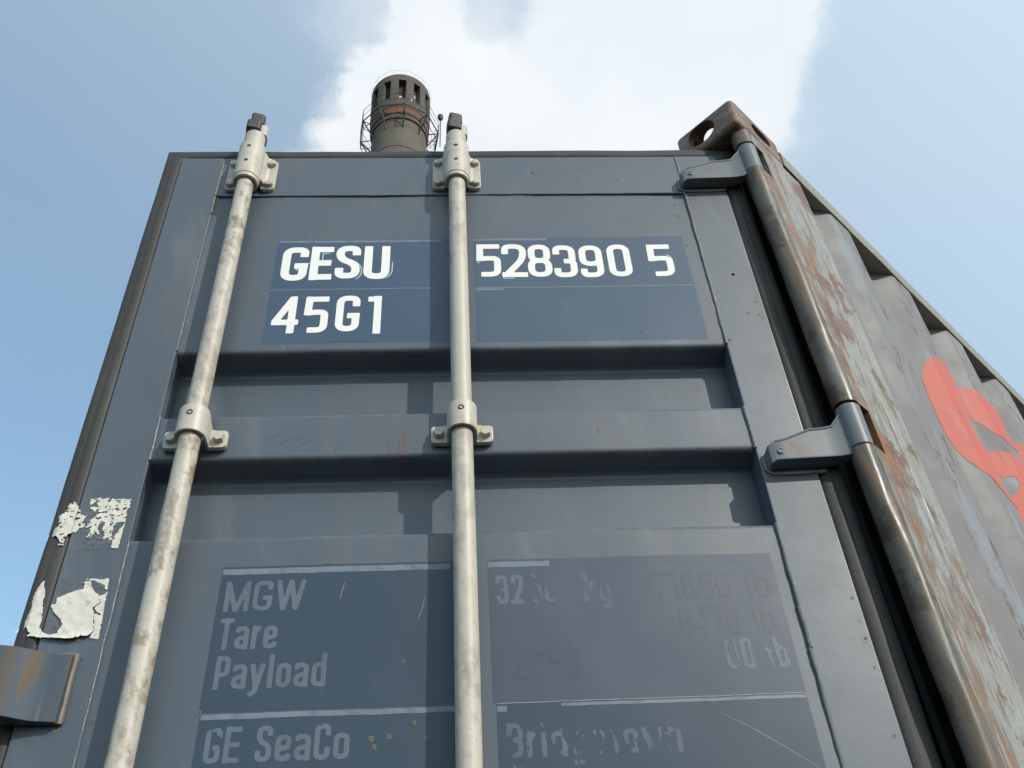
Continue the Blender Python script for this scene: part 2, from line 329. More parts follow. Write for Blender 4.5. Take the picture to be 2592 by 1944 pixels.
# ------------------------------------------------------------------ mesh helpers
class MB:
    def __init__(s): s.bm = bmesh.new()
    def poly(s, pts):
        return s.bm.faces.new([s.bm.verts.new(p) for p in pts])
    def _merge(s, b):
        me = bpy.data.meshes.new('t'); b.to_mesh(me); s.bm.from_mesh(me); bpy.data.meshes.remove(me); b.free()
    def box(s, x0, x1, y0, y1, z0, z1, bev=0.0, seg=2, f=None):
        b = bmesh.new(); bmesh.ops.create_cube(b, size=1)
        for v in b.verts: v.co = ((x0+x1)/2+v.co.x*(x1-x0), (y0+y1)/2+v.co.y*(y1-y0), (z0+z1)/2+v.co.z*(z1-z0))
        if bev: bmesh.ops.bevel(b, geom=list(b.edges), offset=bev, segments=seg, profile=0.5, affect='EDGES')
        if f:
            for v in b.verts: v.co = f(v.co)
        s._merge(b); return s
    def prism(s, pts, h0, h1, frame, bev=0.0, seg=2):
        """pts 2-D, extruded from h0 to h1; frame(u, v, h) -> point"""
        b = bmesh.new()
        f0 = b.faces.new([b.verts.new((p[0], p[1], h0)) for p in pts])
        g = bmesh.ops.extrude_face_region(b, geom=[f0])
        for v in g['geom']:
            if isinstance(v, bmesh.types.BMVert): v.co.z = h1
        bmesh.ops.recalc_face_normals(b, faces=b.faces)
        if bev: bmesh.ops.bevel(b, geom=list(b.edges), offset=bev, segments=seg, profile=0.5, affect='EDGES')
        for v in b.verts: v.co = frame(v.co.x, v.co.y, v.co.z)
        bmesh.ops.recalc_face_normals(b, faces=b.faces)
        s._merge(b); return s
    def rings(s, rings, close=True, cap=True, loop=False):
        vs = [[s.bm.verts.new(p) for p in r] for r in rings]
        n = len(vs[0])
        prs = list(zip(vs, vs[1:])) + ([(vs[-1], vs[0])] if loop else [])
        for a, b in prs:
            for i in range(n if close else n-1):
                j = (i+1) % n; s.bm.faces.new((a[i], a[j], b[j], b[i]))
        if cap and not loop and close:
            s.bm.faces.new(list(reversed(vs[0]))); s.bm.faces.new(vs[-1])
        return s
    def tube(s, path, rad, n=12, cap=True):
        path = [Vector(p) for p in path]; rings = []
        ref = None
        for i, p in enumerate(path):
            t = (path[min(i+1, len(path)-1)] - path[max(i-1, 0)]).normalized()
            if ref is None: ref = Vector((0, 0, 1)) if abs(t.z) < 0.9 else Vector((0, 1, 0))
            a = t.cross(ref).normalized(); b = a.cross(t).normalized(); ref = b
            r = rad[i] if isinstance(rad, (list, tuple)) else rad
            rings.append([p + (a*math.cos(2*math.pi*k/n) + b*math.sin(2*math.pi*k/n))*r for k in range(n)])
        return s.rings(rings, cap=cap)
    def lathe(s, prof, cxy, n=48, cap=True):
        return s.rings([[(cxy[0]+r*math.cos(2*math.pi*k/n), cxy[1]+r*math.sin(2*math.pi*k/n), z) for k in range(n)] for r, z in prof], cap=cap)
    def obj(s, name, mat, parent=None, origin=(0, 0, 0), smooth=True, ang=35, recalc=True):
        o = Vector(origin)
        for v in s.bm.verts: v.co = v.co - o
        if recalc: bmesh.ops.recalc_face_normals(s.bm, faces=s.bm.faces)
        me = bpy.data.meshes.new(name); s.bm.to_mesh(me); s.bm.free()
        if smooth:
            me.polygons.foreach_set('use_smooth', [True]*len(me.polygons)); me.set_sharp_from_angle(angle=R(ang))
        me.materials.append(mat)
        ob = bpy.data.objects.new(name, me); COL.objects.link(ob)
        if smooth and name != 'cutter': w_ = ob.modifiers.new('weighted_normal', 'WEIGHTED_NORMAL'); w_.keep_sharp = True; w_.weight = 80
        if parent is not None: ob.parent = parent
        else: ob.location = o
        return ob
def biggest(mb):
    bm = mb.bm; todo = set(bm.verts); best = set()
    while todo:
        st = [todo.pop()]; isl = set(st)
        while st:
            for e in st.pop().link_edges:
                for v in e.verts:
                    if v in todo: todo.discard(v); isl.add(v); st.append(v)
        if len(isl) > len(best): best = isl
    bmesh.ops.delete(bm, geom=[v for v in bm.verts if v not in best], context='VERTS'); return mb
def boolean(ob, cutters):
    ob.modifiers.clear()
    for c in cutters:
        md = ob.modifiers.new('b', 'BOOLEAN'); md.operation = 'DIFFERENCE'; md.object = c; md.solver = 'EXACT'
    bpy.context.view_layer.update(); dg = bpy.context.evaluated_depsgraph_get()
    me = bpy.data.meshes.new_from_object(ob.evaluated_get(dg)); old = ob.data
    ob.modifiers.clear(); ob.data = me; bpy.data.meshes.remove(old)
    w_ = ob.modifiers.new('weighted_normal', 'WEIGHTED_NORMAL'); w_.keep_sharp = True; w_.weight = 80
    me.polygons.foreach_set('use_smooth', [True]*len(me.polygons)); me.set_sharp_from_angle(angle=R(35))
    for c in cutters: bpy.data.objects.remove(c)
def tag(o, label, cat, kind=None):
    if label: o['label'] = label
    if cat: o['category'] = cat
    if kind: o['kind'] = kind
def fillet(pts, r, n=5, closed=False):
    """round the corners of a 2-D polyline"""
    out = []; N = len(pts)
    for i, p in enumerate(pts):
        if not closed and i in (0, N-1): out.append(tuple(p)); continue
        p = Vector(p).to_2d(); a = Vector(pts[i-1]).to_2d(); b = Vector(pts[(i+1) % N]).to_2d()
        rr = r[i] if isinstance(r, (list, tuple)) else r
        da, db = (a-p), (b-p); d = min(rr, da.length*0.48, db.length*0.48)
        if d < 1e-6: out.append(tuple(p)); continue
        A = p+da.normalized()*d; B = p+db.normalized()*d
        for k in range(n+1):
            t = k/n; out.append(tuple(A*(1-t)**2 + p*2*t*(1-t) + B*t*t))
    return out

# ------------------------------------------------------------------ ground
g = MB(); nG = 40
xs = [(-1 if t < 0 else 1)*abs(t)**3*4000 for t in [(-1+2*i/nG) for i in range(nG+1)]]
vv = [[g.bm.verts.new((x, y, 0.025*noise.noise((x*.3, y*.3, 0)) - 0.03)) for x in xs] for y in xs]
for j in range(nG):
    for i in range(nG): g.bm.faces.new((vv[j][i], vv[j][i+1], vv[j+1][i+1], vv[j+1][i]))
gm = M('dusty_asphalt', (0.036, 0.034, 0.031), 0.85, spec=0.25); gm.vary(gm.noise(0.5, 6), 0.25); gm.vary(gm.noise(30, 4), 0.3); gm.bump(gm.noise(25, 5), 0.5, 0.01)
ground = g.obj('ground', gm.done()); tag(ground, 'dark dusty asphalt yard under the container', 'ground', 'structure')

# ------------------------------------------------------------------ container
TH = R(47.26)
S = Vector((math.sin(TH), math.cos(TH), 0)); N = Vector((math.cos(TH), -math.sin(TH), 0))
P0 = Vector((1.2057, -0.02, 0)); LEAN = -0.0165
def B(s, n, z):                                   # container body frame: s along, n outwards, z below/above door top
    return P0 + S*s + N*n + Vector((LEAN*min(z, 0.0), 0, z+ZT))
ROOT = Vector((P0.x, P0.y, 0))
root = bpy.data.objects.new('shipping_container', None); COL.objects.link(root); root.location = ROOT; root.empty_display_size = 0.5
tag(root, 'grey steel shipping container, door swung open, pale lock rods, white stencilled numbers', 'container')
def part(mb, name, mat, parent=root, **k): return mb.obj(name, mat, parent, ROOT, **k)
def D(x, y, z): return Vector((x, y, z+ZT))
ZB = -ZT                                          # ground level in door heights
DB = -2.62                                        # door bottom
W_ = 1.14; XL = 0.0874; XR = 1.0501; DEP = 0.045
# ---- door leaf: corrugated panel
prof = [(0.0, -0.150)]
def rec(z0, z1):
    return [(0.0, z0), (DEP, z0-0.013), (DEP, z1+0.016), (0.0, z1)]
levels = [(-0.6105, -0.7555), (-0.846, -0.9933), (-1.56, -1.705), (-1.80, -1.945), (-2.04, -2.185), (-2.28, -2.425)]
for a, b_ in levels: prof += rec(a, b_)
prof += [(0.0, -2.54)]
prof = fillet(prof, 0.0085, 4)
dense = [prof[0]]
for a, b_ in zip(prof, prof[1:]):
    L = math.hypot(a[0]-b_[0], a[1]-b_[1]); k = max(1, int(L/0.03))
    dense += [(a[0]+(b_[0]-a[0])*i/k, a[1]+(b_[1]-a[1])*i/k) for i in range(1, k+1)]
pb = MB(); NX = 40
def wob(x, z): return 0.0023*noise.noise((x*3.1, z*4.0, 1.7)) + 0.0006*noise.noise((x*11, z*9, 3.1))
pb.rings([[D(XL-0.004+(XR-XL+0.008)*i/NX, y+wob(i/NX, z), z) for i in range(NX+1)] for y, z in dense], close=False, cap=False)
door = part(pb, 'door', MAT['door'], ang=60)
def dp(mb, name, mat, label=None, **k):
    o = part(mb, name, mat, door, **k)
    if label: o['label'] = label
    return o
fr = MB(); E = 0.0022
def fbox(x0, x1, z0, z1, y0=-E, y1=0.052, bev=0.003):
    fr.box(x0, x1, y0, y1, z0+ZT, z1+ZT, bev)
fbox(0.0, XL, DB, -0.034); fbox(XR, W_, DB, -0.034)
fbox(XL+0.0005, XR-0.0005, -0.1655, -0.0345, y0=-E+0.0004); fbox(XL+0.0005, XR-0.0005, DB+0.0005, -2.50, y0=-E+0.0004)
dp(fr, 'door_frame', MAT['door'])
inn = MB(); inn.box(0.004, W_-0.004, 0.0525, 0.058, DB+0.004+ZT, -0.038+ZT); dp(inn, 'inner_lining', MAT['inner'])
# welds
def weld(pts, name='weld_bead', r=0.0026, mat='weld', step=0.006):
    mb = MB(); path = []; rad = []
    for a, b_ in zip(pts, pts[1:]):
        a, b_ = Vector(a), Vector(b_); k = max(2, int((b_-a).length/step))
        for i in range(k):
            p = a.lerp(b_, i/k); q = p*23
            path.append(p + Vector((noise.noise(q)*0.0009, 0, noise.noise(q+Vector((5, 5, 5)))*0.0008))); rad.append(r*(1+0.35*noise.noise(q*2.2)))
    path.append(Vector(pts[-1])); rad.append(r)
    mb.tube(path, rad, 8); return dp(mb, name, MAT[mat])
yw = -0.0014
weld([D(XL+0.006, yw, -0.1665), D(0.40, yw, -0.1668), D(0.72, yw, -0.166), D(XR-0.002, yw, -0.1662)])
weld([D(XL+0.002, yw, -0.042), D(XL, yw, -0.165)], mat='weldrust'); weld([D(XL, yw, -0.168), D(XL+0.001, yw, -0.222)], mat='weldrust')
weld([D(XL, yw, -0.225), D(XL, yw, -0.605)], r=0.0017)
weld([D(XL, yw, -0.757), D(XL, yw, -0.845)], r=0.002); weld([D(XL, yw, -0.995), D(XL, yw, -1.555)], r=0.0017)
weld([D(XR, yw, -0.036), D(XR, yw, -0.30), D(XR+0.001, yw, -0.608)], r=0.0026)
weld([D(XR, yw, -0.756), D(XR+0.001, yw, -0.846)], r=0.003)
weld([D(XR, yw, -0.993), D(XR+0.001, yw, -1.16)], r=0.0028); weld([D(XR-0.0005, yw, -1.135), D(XR+0.0015, yw, -1.20)], r=0.0032); weld([D(XR, yw, -1.20), D(XR, yw, -1.555)], r=0.0028)
# ---- gasket round the leaf
gs = fillet([(-0.001, 0.012), (-0.001, 0.006), (0.004, 0.0005), (0.013, -0.0012), (0.018, 0.0008), (0.0205, 0.0005), (0.027, 0.0015), (0.032, 0.005), (0.032, 0.018), (0.024, 0.030), (-0.001, 0.030)], 0.004, 3, True)
gk = MB()
rings = []
for sx, sz in ((0, 1), (1, 1), (1, -1), (0, -1)):
    rings.append([D((-o*1.12 if sx == 0 else W_+o*1.32), y, (-0.034+o if sz > 0 else DB-o)) for o, y in gs])
# subdivide long runs so that the rubber is not dead straight
full = []
for i in range(4):
    a, b_ = rings[i], rings[(i+1) % 4]; k = 36
    for j in range(k):
        t = j/k; row = []
        for u, v in zip(a, b_):
            q = u.lerp(v, t); w = min(1, j*2/5, (k-j)/2.5)
            row.append(q + Vector((0.0012*noise.noise((q.x*9, 3, q.z*9)), 0.0016*noise.noise((q.x*7, 9, q.z*7)), 0.0012*noise.noise((q.x*9, 6, q.z*9))))*w)
        full.append(row)
gk.rings(full, loop=True); dp(gk, 'gasket', MAT['gasket'], ang=50)

# ---- lock rods
ROD_Y = -0.037; RR = 0.0168
def lock_rod(x):
    b = MB(); path = []; rad = []
    for i in range(120):
        z = -0.10 - i*0.0214
        if z < DB+0.03: break
        path.append(D(x+0.0005*noise.noise((x*9, z*3, 0)), ROD_Y, z)); rad.append(RR*(1+0.010*noise.noise((z*17, x, 2))))
    b.tube(path, rad, 32); rod = part(b, 'lock_rod', MAT['rod'], ang=60)
    def sub(mb, name, mat, **k): return part(mb, name, MAT[mat], rod, **k)
    def cyl(z0, z1, r, ch=0.0015, n=40, dy=0.0):
        return [[D(x+rr*math.cos(2*math.pi*k/n), ROD_Y+dy+rr*math.sin(2*math.pi*k/n), z) for k in range(n)] for rr, z in ((r-ch, z0), (r, z0+ch), (r, z1-ch), (r-ch, z1))]
    b = MB(); b.rings(cyl(-0.062, -0.012, 0.0212, 0.002)); sub(b, 'rod_collar', 'rod')
    # cam: two stacked dark lugs leaning to the left of the rod, on a pale neck
    def lug(z0, z1, dx, dy, w, d, rot, mat):
        c, s_ = math.cos(rot), math.sin(rot); mb = MB()
        pts = fillet([(-w, -d), (w*0.80, -d), (w, -d*0.3), (w*0.9, d), (-w*0.75, d), (-w, d*0.4)], 0.006, 4, True)
        mb.prism([(p[0]*c-p[1]*s_, p[0]*s_+p[1]*c) for p in pts], z0, z1, lambda u, v, h: D(x+dx+u, ROD_Y+dy+v, h), 0.002); return mb
    sub(lug(-0.014, 0.020, 0.006, 0.004, 0.0185, 0.0165, R(12), 'bracket'), 'cam_neck', 'bracket')
    m1 = lug(-0.006, 0.0215, -0.0040, -0.006, 0.0158, 0.0170, R(12), 'cam'); sub(m1, 'rod_cam', 'cam')
    m2 = lug(0.0265, 0.060, -0.0010, 0.000, 0.0150, 0.0140, R(14), 'cam'); sub(m2, 'rod_cam', 'cam')
    def bolt(bx, bz, hexa=False, r=0.0088, y0=-0.010):
        mb = MB(); n = 6 if hexa else 20; a0 = R(20+bx*300)
        rs = [(r, y0), (r, y0-0.0075), (r*0.86, y0-0.0098)] if hexa else [(r, y0), (r, y0-0.005), (r*0.8, y0-0.0085), (r*0.35, y0-0.0098)]
        mb.rings([[D(bx+rr*math.cos(a0+2*math.pi*k/n), y, bz+rr*math.sin(a0+2*math.pi*k/n)) for k in range(n)] for rr, y in rs])
        sub(mb, 'bolt', 'bracket')
    def sleeve(zt, zb, zpt, zpb, hw):
        """bearing sleeve on a bolted flange"""
        # half-profile in plan (x, y): flange - fillet - barrel - fillet - flange, swept in z
        ro = 0.0262; prof = []
        prof += [(-hw, -0.0015), (-hw, -0.0105), (-0.036, -0.0105), (-0.0305, -0.0135)]
        for k in range(0, 19):
            a = R(200 + k*(140/18)); prof.append((ro*math.cos(a), ROD_Y+ro*math.sin(a)))
        prof += [(0.0305, -0.0135), (0.036, -0.0105), (hw, -0.0105), (hw, -0.0015)]
        bar = [(ro*math.cos(R(180+k*10)), ROD_Y+ro*math.sin(R(180+k*10))) for k in range(19)]
        mb = MB()
        # flange plates with rounded corners
        for sg in (-1, 1):
            pts = [(sg*0.020, zpt+0.006), (sg*0.032, zpt-0.002), (sg*hw, zpt-0.004), (sg*hw, zpb), (sg*0.024, zpb), (sg*0.020, zpb+0.012)]
            pts = fillet(pts, [0.001, 0.008, 0.010, 0.012, 0.010, 0.004], 5, True)
            mb.prism(pts, -0.0015, -0.0105, lambda u, v, h: D(x+u, h, v), 0.0022)
            # web between flange and barrel
            pts = [(sg*0.038, -0.0085), (sg*0.030, -0.013), (sg*0.0262, -0.024), (sg*0.020, -0.034), (sg*0.018, -0.008)]
            mb.prism(pts, zpb+0.012, zpt+0.004, lambda u, v, h: D(x+u, v, h), 0.0015)
        o = sub(mb, 'rod_bracket', 'bracket')
        n = 56; sl_ = MB()
        rp = [(0.0186, zb), (ro-0.0015, zb), (ro, zb+0.002), (ro, zt-0.002), (ro-0.0015, zt), (0.0236, zt), (0.0225, zt-0.006), (0.0186, zt-0.008)]
        sl_.rings([[D(x+rr*math.cos(2*math.pi*k/n), ROD_Y+rr*math.sin(2*math.pi*k/n), z) for k in range(n)] for rr, z in rp], loop=True)
        so_ = sub(sl_, 'bearing_sleeve', 'bracket')
        cut = []
        for hz in (zt-0.024, zb+0.038) if zt-zb > 0.08 else (zt-0.022,):
            c = MB(); c.tube([D(x-0.001, ROD_Y-0.05, hz), D(x-0.001, ROD_Y-0.0195, hz)], 0.0046, 16)
            cut.append(part(c, 'cutter', MAT['hole'], rod))
        boolean(so_, cut)
        return o
    sleeve(-0.055, -0.166, -0.055, -0.156, 0.050)
    b = MB(); b.rings([[D(x+rr*math.cos(2*math.pi*k/48), ROD_Y+rr*math.sin(2*math.pi*k/48), z) for k in range(48)] for rr, z in ((0.0182, -0.174), (0.0238, -0.174), (0.0247, -0.172), (0.0247, -0.166), (0.0182, -0.166))], loop=True)
    sub(b, 'sleeve_liner', 'bracket')
    for sx in (-1, 1):
        for bz in (-0.073, -0.142): bolt(x+sx*0.039, bz)
    for zc in (-0.812, -1.70, -2.42):                          # saddle clamps on the flats
        mb = MB(); n = 25
        out = [(0.0242*math.cos(R(185+k*170/(n-1))), ROD_Y+0.0242*math.sin(R(185+k*170/(n-1)))) for k in range(n)]
        inn_ = [(0.0190*math.cos(R(355-k*170/(n-1))), ROD_Y+0.0190*math.sin(R(355-k*170/(n-1)))) for k in range(n)]
        ring = [(-0.0242, -0.012)] + out + [(0.0242, -0.012), (0.0190, -0.012)] + inn_ + [(-0.0190, -0.012)]
        # swept shape: narrower tab, tall crown
        mb.prism(ring, zc-0.026, zc+0.026, lambda u, v, h: D(x+u, v, zc + (h-zc)*(0.72+0.28*min(1, max(0, (-v-0.012)/0.03))) + 0.006*min(1, max(0, (-v-0.012)/0.03))), 0.0016)
        for sg in (-1, 1):
            pts = fillet([(sg*0.0195, zc+0.021), (sg*0.030, zc+0.016), (sg*0.050, zc+0.016), (sg*0.050, zc-0.019), (sg*0.0195, zc-0.019)], [0.001, 0.006, 0.007, 0.009, 0.001], 5, True)
            mb.prism(pts, -0.0022, -0.0125, lambda u, v, h: D(x+u, h, v), 0.002)
        so_ = sub(mb, 'rod_bracket', 'bracket')
        h = MB(); n = 16
        h.rings([[D(x-0.001+rr*math.cos(2*math.pi*k/n), ROD_Y-0.0242+dy, zc+0.014+rr*math.sin(2*math.pi*k/n)) for k in range(n)] for rr, dy in ((0.0048, 0.003), (0.0048, -0.0006), (0.0036, -0.0012), (0.0034, 0.0006))])
        sub(h, 'grease_hole', 'hole')
        for sg in (-1, 1): bolt(x+sg*0.0375, zc-0.002, True, 0.0092, -0.012)
    return rod
lock_rod(0.155); lock_rod(0.577)

# ---- hinges: blade on the door, knuckle in the post
def hinge(dx, dz):
    mb = MB()
    cols = [(1.043, -0.131, -0.152, -0.016, 0.002), (1.046, -0.122, -0.158, -0.026, 0.002), (1.054, -0.117, -0.1555, -0.0305, 0.002), (1.071, -0.114, -0.155, -0.0315, 0.002), (1.118, -0.096, -0.153, -0.0315, 0.002),
            (1.141, -0.094, -0.152, -0.0315, -0.004), (1.157, -0.090, -0.151, -0.0315, -0.010), (1.172, -0.072, -0.151, -0.035, -0.015), (1.188, -0.058, -0.144, -0.040, -0.02), (1.203, -0.056, -0.139, -0.0412, -0.02)]
    rings = []
    for X, zt, zb, yf, yb in cols:
        c = 0.004
        rings.append([D(X+dx, yb, zt+dz), D(X+dx, yf+c, zt+dz), D(X+dx, yf+0.001, zt-0.001+dz), D(X+dx, yf, zt-c+dz), D(X+dx, yf, zb+c+dz), D(X+dx, yf+0.001, zb+0.001+dz), D(X+dx, yf+c, zb+dz), D(X+dx, yb, zb+dz)])
    mb.rings(rings); h = dp(mb, 'hinge', MAT['hinge'], ang=28)
    rim = [D(1.058+dx, -0.0295, -0.1185+dz), D(1.075+dx, -0.0305, -0.1150+dz), D(1.118+dx, -0.0305, -0.0965+dz), D(1.141+dx, -0.0305, -0.0945+dz), D(1.157+dx, -0.0305, -0.0905+dz), D(1.172+dx, -0.034, -0.0725+dz), D(1.188+dx, -0.0385, -0.0585+dz)]
    rb_ = MB(); rb_.tube(rim, 0.0026, 8); dp(rb_, 'hinge_rib', MAT['hinge'])
    k = MB(); c = B(KS, KN, -0.1+dz); n = 40; cz0 = c.z-ZT
    k.rings([[Vector((c.x+rr*math.cos(2*math.pi*i/n), c.y+rr*math.sin(2*math.pi*i/n), z+ZT)) for i in range(n)] for rr, z in ((0.0185, -0.140+dz), (0.0205, -0.138+dz), (0.0205, -0.056+dz), (0.0185, -0.054+dz))])
    dp(k, 'hinge_knuckle', MAT['hinge'])
    s = MB(); sx, sz_ = 1.062+dx, -0.139+dz
    s.rings([[D(sx+rr*math.cos(2*math.pi*i/20), y, sz_+rr*math.sin(2*math.pi*i/20)) for i in range(20)] for rr, y in ((0.0052, -0.029), (0.0052, -0.0330), (0.0038, -0.0334), (0.0032, -0.0322))])
    dp(s, 'hinge_pin_head', MAT['hinge'])
    pts = [D(1.042+dx, -0.003, -0.128+dz), D(1.042+dx, -0.003, -0.155+dz), D(1.051+dx, -0.003, -0.1625+dz), D(1.10+dx, -0.003, -0.162+dz), D(1.136+dx, -0.003, -0.160+dz)]
    weld(pts, r=0.0035, mat='weldrust')
KS, KN, KR = -0.014, 0.0, 0.0215
HZ = [0.0, -0.738, -1.47, -2.25]
for i, dz in enumerate(HZ): hinge(0.016*i if i < 2 else 0.018, dz)

# ---- lock plate across the door's left edge
lp = MB()
sec = [(-0.16, -0.045), (-0.030, -0.044), (-0.006, -0.038), (0.022, -0.0195), (0.0555, -0.0150)]
back = [(0.0555, -0.003), (-0.008, -0.008), (-0.16, -0.028)]
prof2 = fillet(sec, [0, .012, .014, .012, 0], 5) + back
lp.prism(prof2, -1.275, -1.181, lambda u, v, h: D(u, v, h + (0.004*(0.0555-u)/0.2)), 0.0016)
o = dp(lp, 'lock_plate', MAT['plate'], 'rust streaked steel lock plate')
weld([D(0.0575, -0.005, -1.178), D(0.0575, -0.005, -1.274)], r=0.004, mat='weldrust'); weld([D(0.058, -0.004, -1.178), D(0.028, -0.006, -1.1785)], r=0.003, mat='weldrust')

# ---- markings -------------------------------------------------------------
def SK(x, y, z): return D(x, y + wob((x-XL+0.004)/(XR-XL+0.008), z), z)      # a point lying on the wavy panel
def field_mesh(F, xs, zs, place):
    """marching squares of F>0 on a grid -> mesh lying on place(x, z)"""
    mb = MB(); bm = mb.bm; cache = {}
    def corner(i, j):
        k = (i, j)
        if k not in cache: cache[k] = bm.verts.new(place(xs[i], zs[j]))
        return cache[k]
    def edge(i, j, i2, j2):
        k = (i, j, i2, j2) if (i, j) < (i2, j2) else (i2, j2, i, j)
        if k not in cache:
            a, b_ = F[k[0], k[1]], F[k[2], k[3]]; t = min(0.999, max(0.001, a/(a-b_)))
            cache[k] = bm.verts.new(place(xs[k[0]]+(xs[k[2]]-xs[k[0]])*t, zs[k[1]]+(zs[k[3]]-zs[k[1]])*t))
        return cache[k]
    for i in range(len(xs)-1):
        for j in range(len(zs)-1):
            c = [(i, j), (i+1, j), (i+1, j+1), (i, j+1)]; ins = [F[a, b_] > 0 for a, b_ in c]
            if not any(ins): continue
            vs = []
            for k in range(4):
                a, b_ = c[k], c[(k+1) % 4]
                if ins[k]: vs.append(corner(*a))
                if ins[k] != ins[(k+1) % 4]: vs.append(edge(*a, *b_))
            if len(vs) >= 3:
                try: bm.faces.new(vs)
                except ValueError: pass
    return mb
def stroke_field(strokes, t, X, Z):
    best = np.full(X.shape, -1.0)
    for pts in strokes:
        n = len(pts)
        for i in range(n-1):
            ax, az = pts[i]; bx, bz = pts[i+1]; dx, dz = bx-ax, bz-az; L = math.hypot(dx, dz)
            if L < 1e-9: continue
            ux, uz = dx/L, dz/L
            pr = (X-ax)*ux + (Z-az)*uz; pe = np.abs(-(X-ax)*uz + (Z-az)*ux)
            ov = np.maximum(np.maximum(-pr, pr-L), 0)
            d = np.hypot(pe, ov); v = t/2 - d
            closed = pts[0] == pts[-1]
            if not closed and i == 0: v = np.where(pr < 0, np.minimum(t/2-pe, pr), v)
            if not closed and i == n-2: v = np.where(pr > L, np.minimum(t/2-pe, L-pr), v)
            best = np.maximum(best, v)
    return best
def glyph(ch, w, H, t):
    """centre lines of a condensed grotesque letter in a w x H box"""
    l, r, b, T = t/2, w-t/2, t/2, H-t/2; m = H/2; e = t/2; q = (r-l)*0.5*1.05; c = (l+r)/2
    f = lambda pts, k=1.0, n=7: fillet(pts, q*k, n)
    cl = lambda pts, k=1.0: (lambda a: a+[a[0]])(fillet(pts, q*k, 7, True))
    G = {
     'G': [f([(r, H*.70), (r, T), (l, T), (l, b), (r, b), (r, H*.40)]), [(c, H*.43), (r+e, H*.43)]],
     'E': [[(l, 0), (l, H)], [(l, T), (w, T)], [(l, m), (w*.93, m)], [(l, b), (w, b)]],
     'S': [f([(r, H*.70), (r, T), (l, T), (l, H*.60), (r, H*.42), (r, b), (l, b), (l, H*.31)])],
     'U': [f([(l, H), (l, b), (r, b), (r, H)])],
     '4': [[(w*.74, 0), (w*.74, H)], [(w*.70, T), (l*.8, H*.30)], [(0, H*.29), (w, H*.29)]],
     '5': [[(l+e*.2, H), (l, H*.48)], [(l-e*.6, T), (w*.96, T)], f([(l, H*.54), (c, H*.565), (r, H*.55), (r, b), (l+e*.4, b)], 1.1)],
     '1': [[(r, 0), (r, H)], [(0, H-t*.55), (r, H-t*.55)]],
     '2': [f([(l, H*.70), (l, T), (r, T), (r, H*.56), (l+e*.3, b)], 1.0), [(0, b), (w, b)]],
     '8': [cl([(l+e*.25, T), (r-e*.25, T), (r-e*.25, m+e*.1), (l+e*.25, m+e*.1)]), cl([(l, m), (r, m), (r, b), (l, b)])],
     '3': [f([(l, H*.72), (l, T), (r-e*.2, T), (r-e*.2, m), (c-e*.3, m)]), f([(c-e*.3, m), (r, m), (r, b), (l, b), (l, H*.28)])],
     '9': [cl([(l, T), (r, T), (r, H*.42), (l, H*.42)]), f([(r, H*.7), (r, b), (l, b), (l, H*.26)])],
     '0': [cl([(l, T), (r, T), (r, b), (l, b)])],
     '6': [cl([(l, H*.58), (r, H*.58), (r, b), (l, b)]), f([(l, H*.3), (l, T), (r, T), (r, H*.74)])],
     '7': [[(0, T), (w, T)], [(r, T), (c*.8, 0)]],
     'M': [[(l, 0), (l, H)], [(r, 0), (r, H)], [(l, H-e*.5), (c, 0)], [(c, 0), (r, H-e*.5)]],
     'W': [[(l*.7, H), (w*.28, 0)], [(w*.28, 0), (c, H)], [(c, H), (w*.72, 0)], [(w*.72, 0), (w-l*.7, H)]],
     'T': [[(0, T), (w, T)], [(c, 0), (c, H)]],
     'P': [[(l, 0), (l, H)], f([(l, T), (r, T), (r, H*.44), (l, H*.44)])],
     'C': [f([(r, H*.66), (r, T), (l, T), (l, b), (r, b), (r, H*.34)])],
     'L': [[(l, 0), (l, H)], [(l, b), (w, b)]],
     'B': [[(l, 0), (l, H)], f([(l, T), (r, T), (r, m), (l, m)]), f([(l, m), (r, m), (r, b), (l, b)])],
     'k': [[(l, 0), (l, H)], [(l, H*.28), (r, H*.68)], [(c*.8, H*.38), (r, 0)]],
     'i': [[(c, 0), (c, H*.70)], [(c, H*.84), (c, H)]],
     'l': [[(c, 0), (c, H)]],
    }
    x = H*.73; xt = x-t/2
    G.update({
     'a': [f([(l, x*.74), (l, xt), (r, xt), (r, 0)]), f([(r, x*.52), (l, x*.46), (l, b), (r, b), (r, x*.3)], .9)],
     'r': [[(l, 0), (l, x)], f([(l, x*.6), (l+e, xt), (r+e*.6, xt)], .8)],
     'e': [f([(l, x*.48), (r, x*.48), (r, xt), (l, xt), (l, b), (r, b), (r, x*.28)])],
     'y': [[(l*.8, x), (c, 0)], f([(w-l*.8, x), (c-e*.2, -H*.10), (l*.3, -H*.2)], .6)],
     'o': [cl([(l, xt), (r, xt), (r, b), (l, b)])],
     'd': [[(r, 0), (r, H)], cl([(l, xt), (r, xt), (r, b), (l, b)])],
     'b': [[(l, 0), (l, H)], cl([(l, xt), (r, xt), (r, b), (l, b)])],
     'g': [cl([(l, xt), (r, xt), (r, b), (l, b)]), f([(r, x), (r, -H*.2), (l, -H*.2)])],
     't': [f([(c, x*1.25), (c, b), (w, b)], .5), [(0, xt), (w, xt)]],
     'n': [[(l, 0), (l, x)], f([(l, x*.6), (l, xt), (r, xt), (r, 0)])],
     'w': [[(l*.7, x), (w*.28, 0)], [(w*.28, 0), (c, x)], [(c, x), (w*.72, 0)], [(w*.72, 0), (w-l*.7, x)]],
    })
    return G[ch]
WD = {'M': 1.3, 'W': 1.5, 'w': 1.25, 'l': .42, 'i': .42, '1': .55, 'r': .66, 't': .62, ' ': .55}
def merge(mb, other): mb._merge(other.bm); return mb
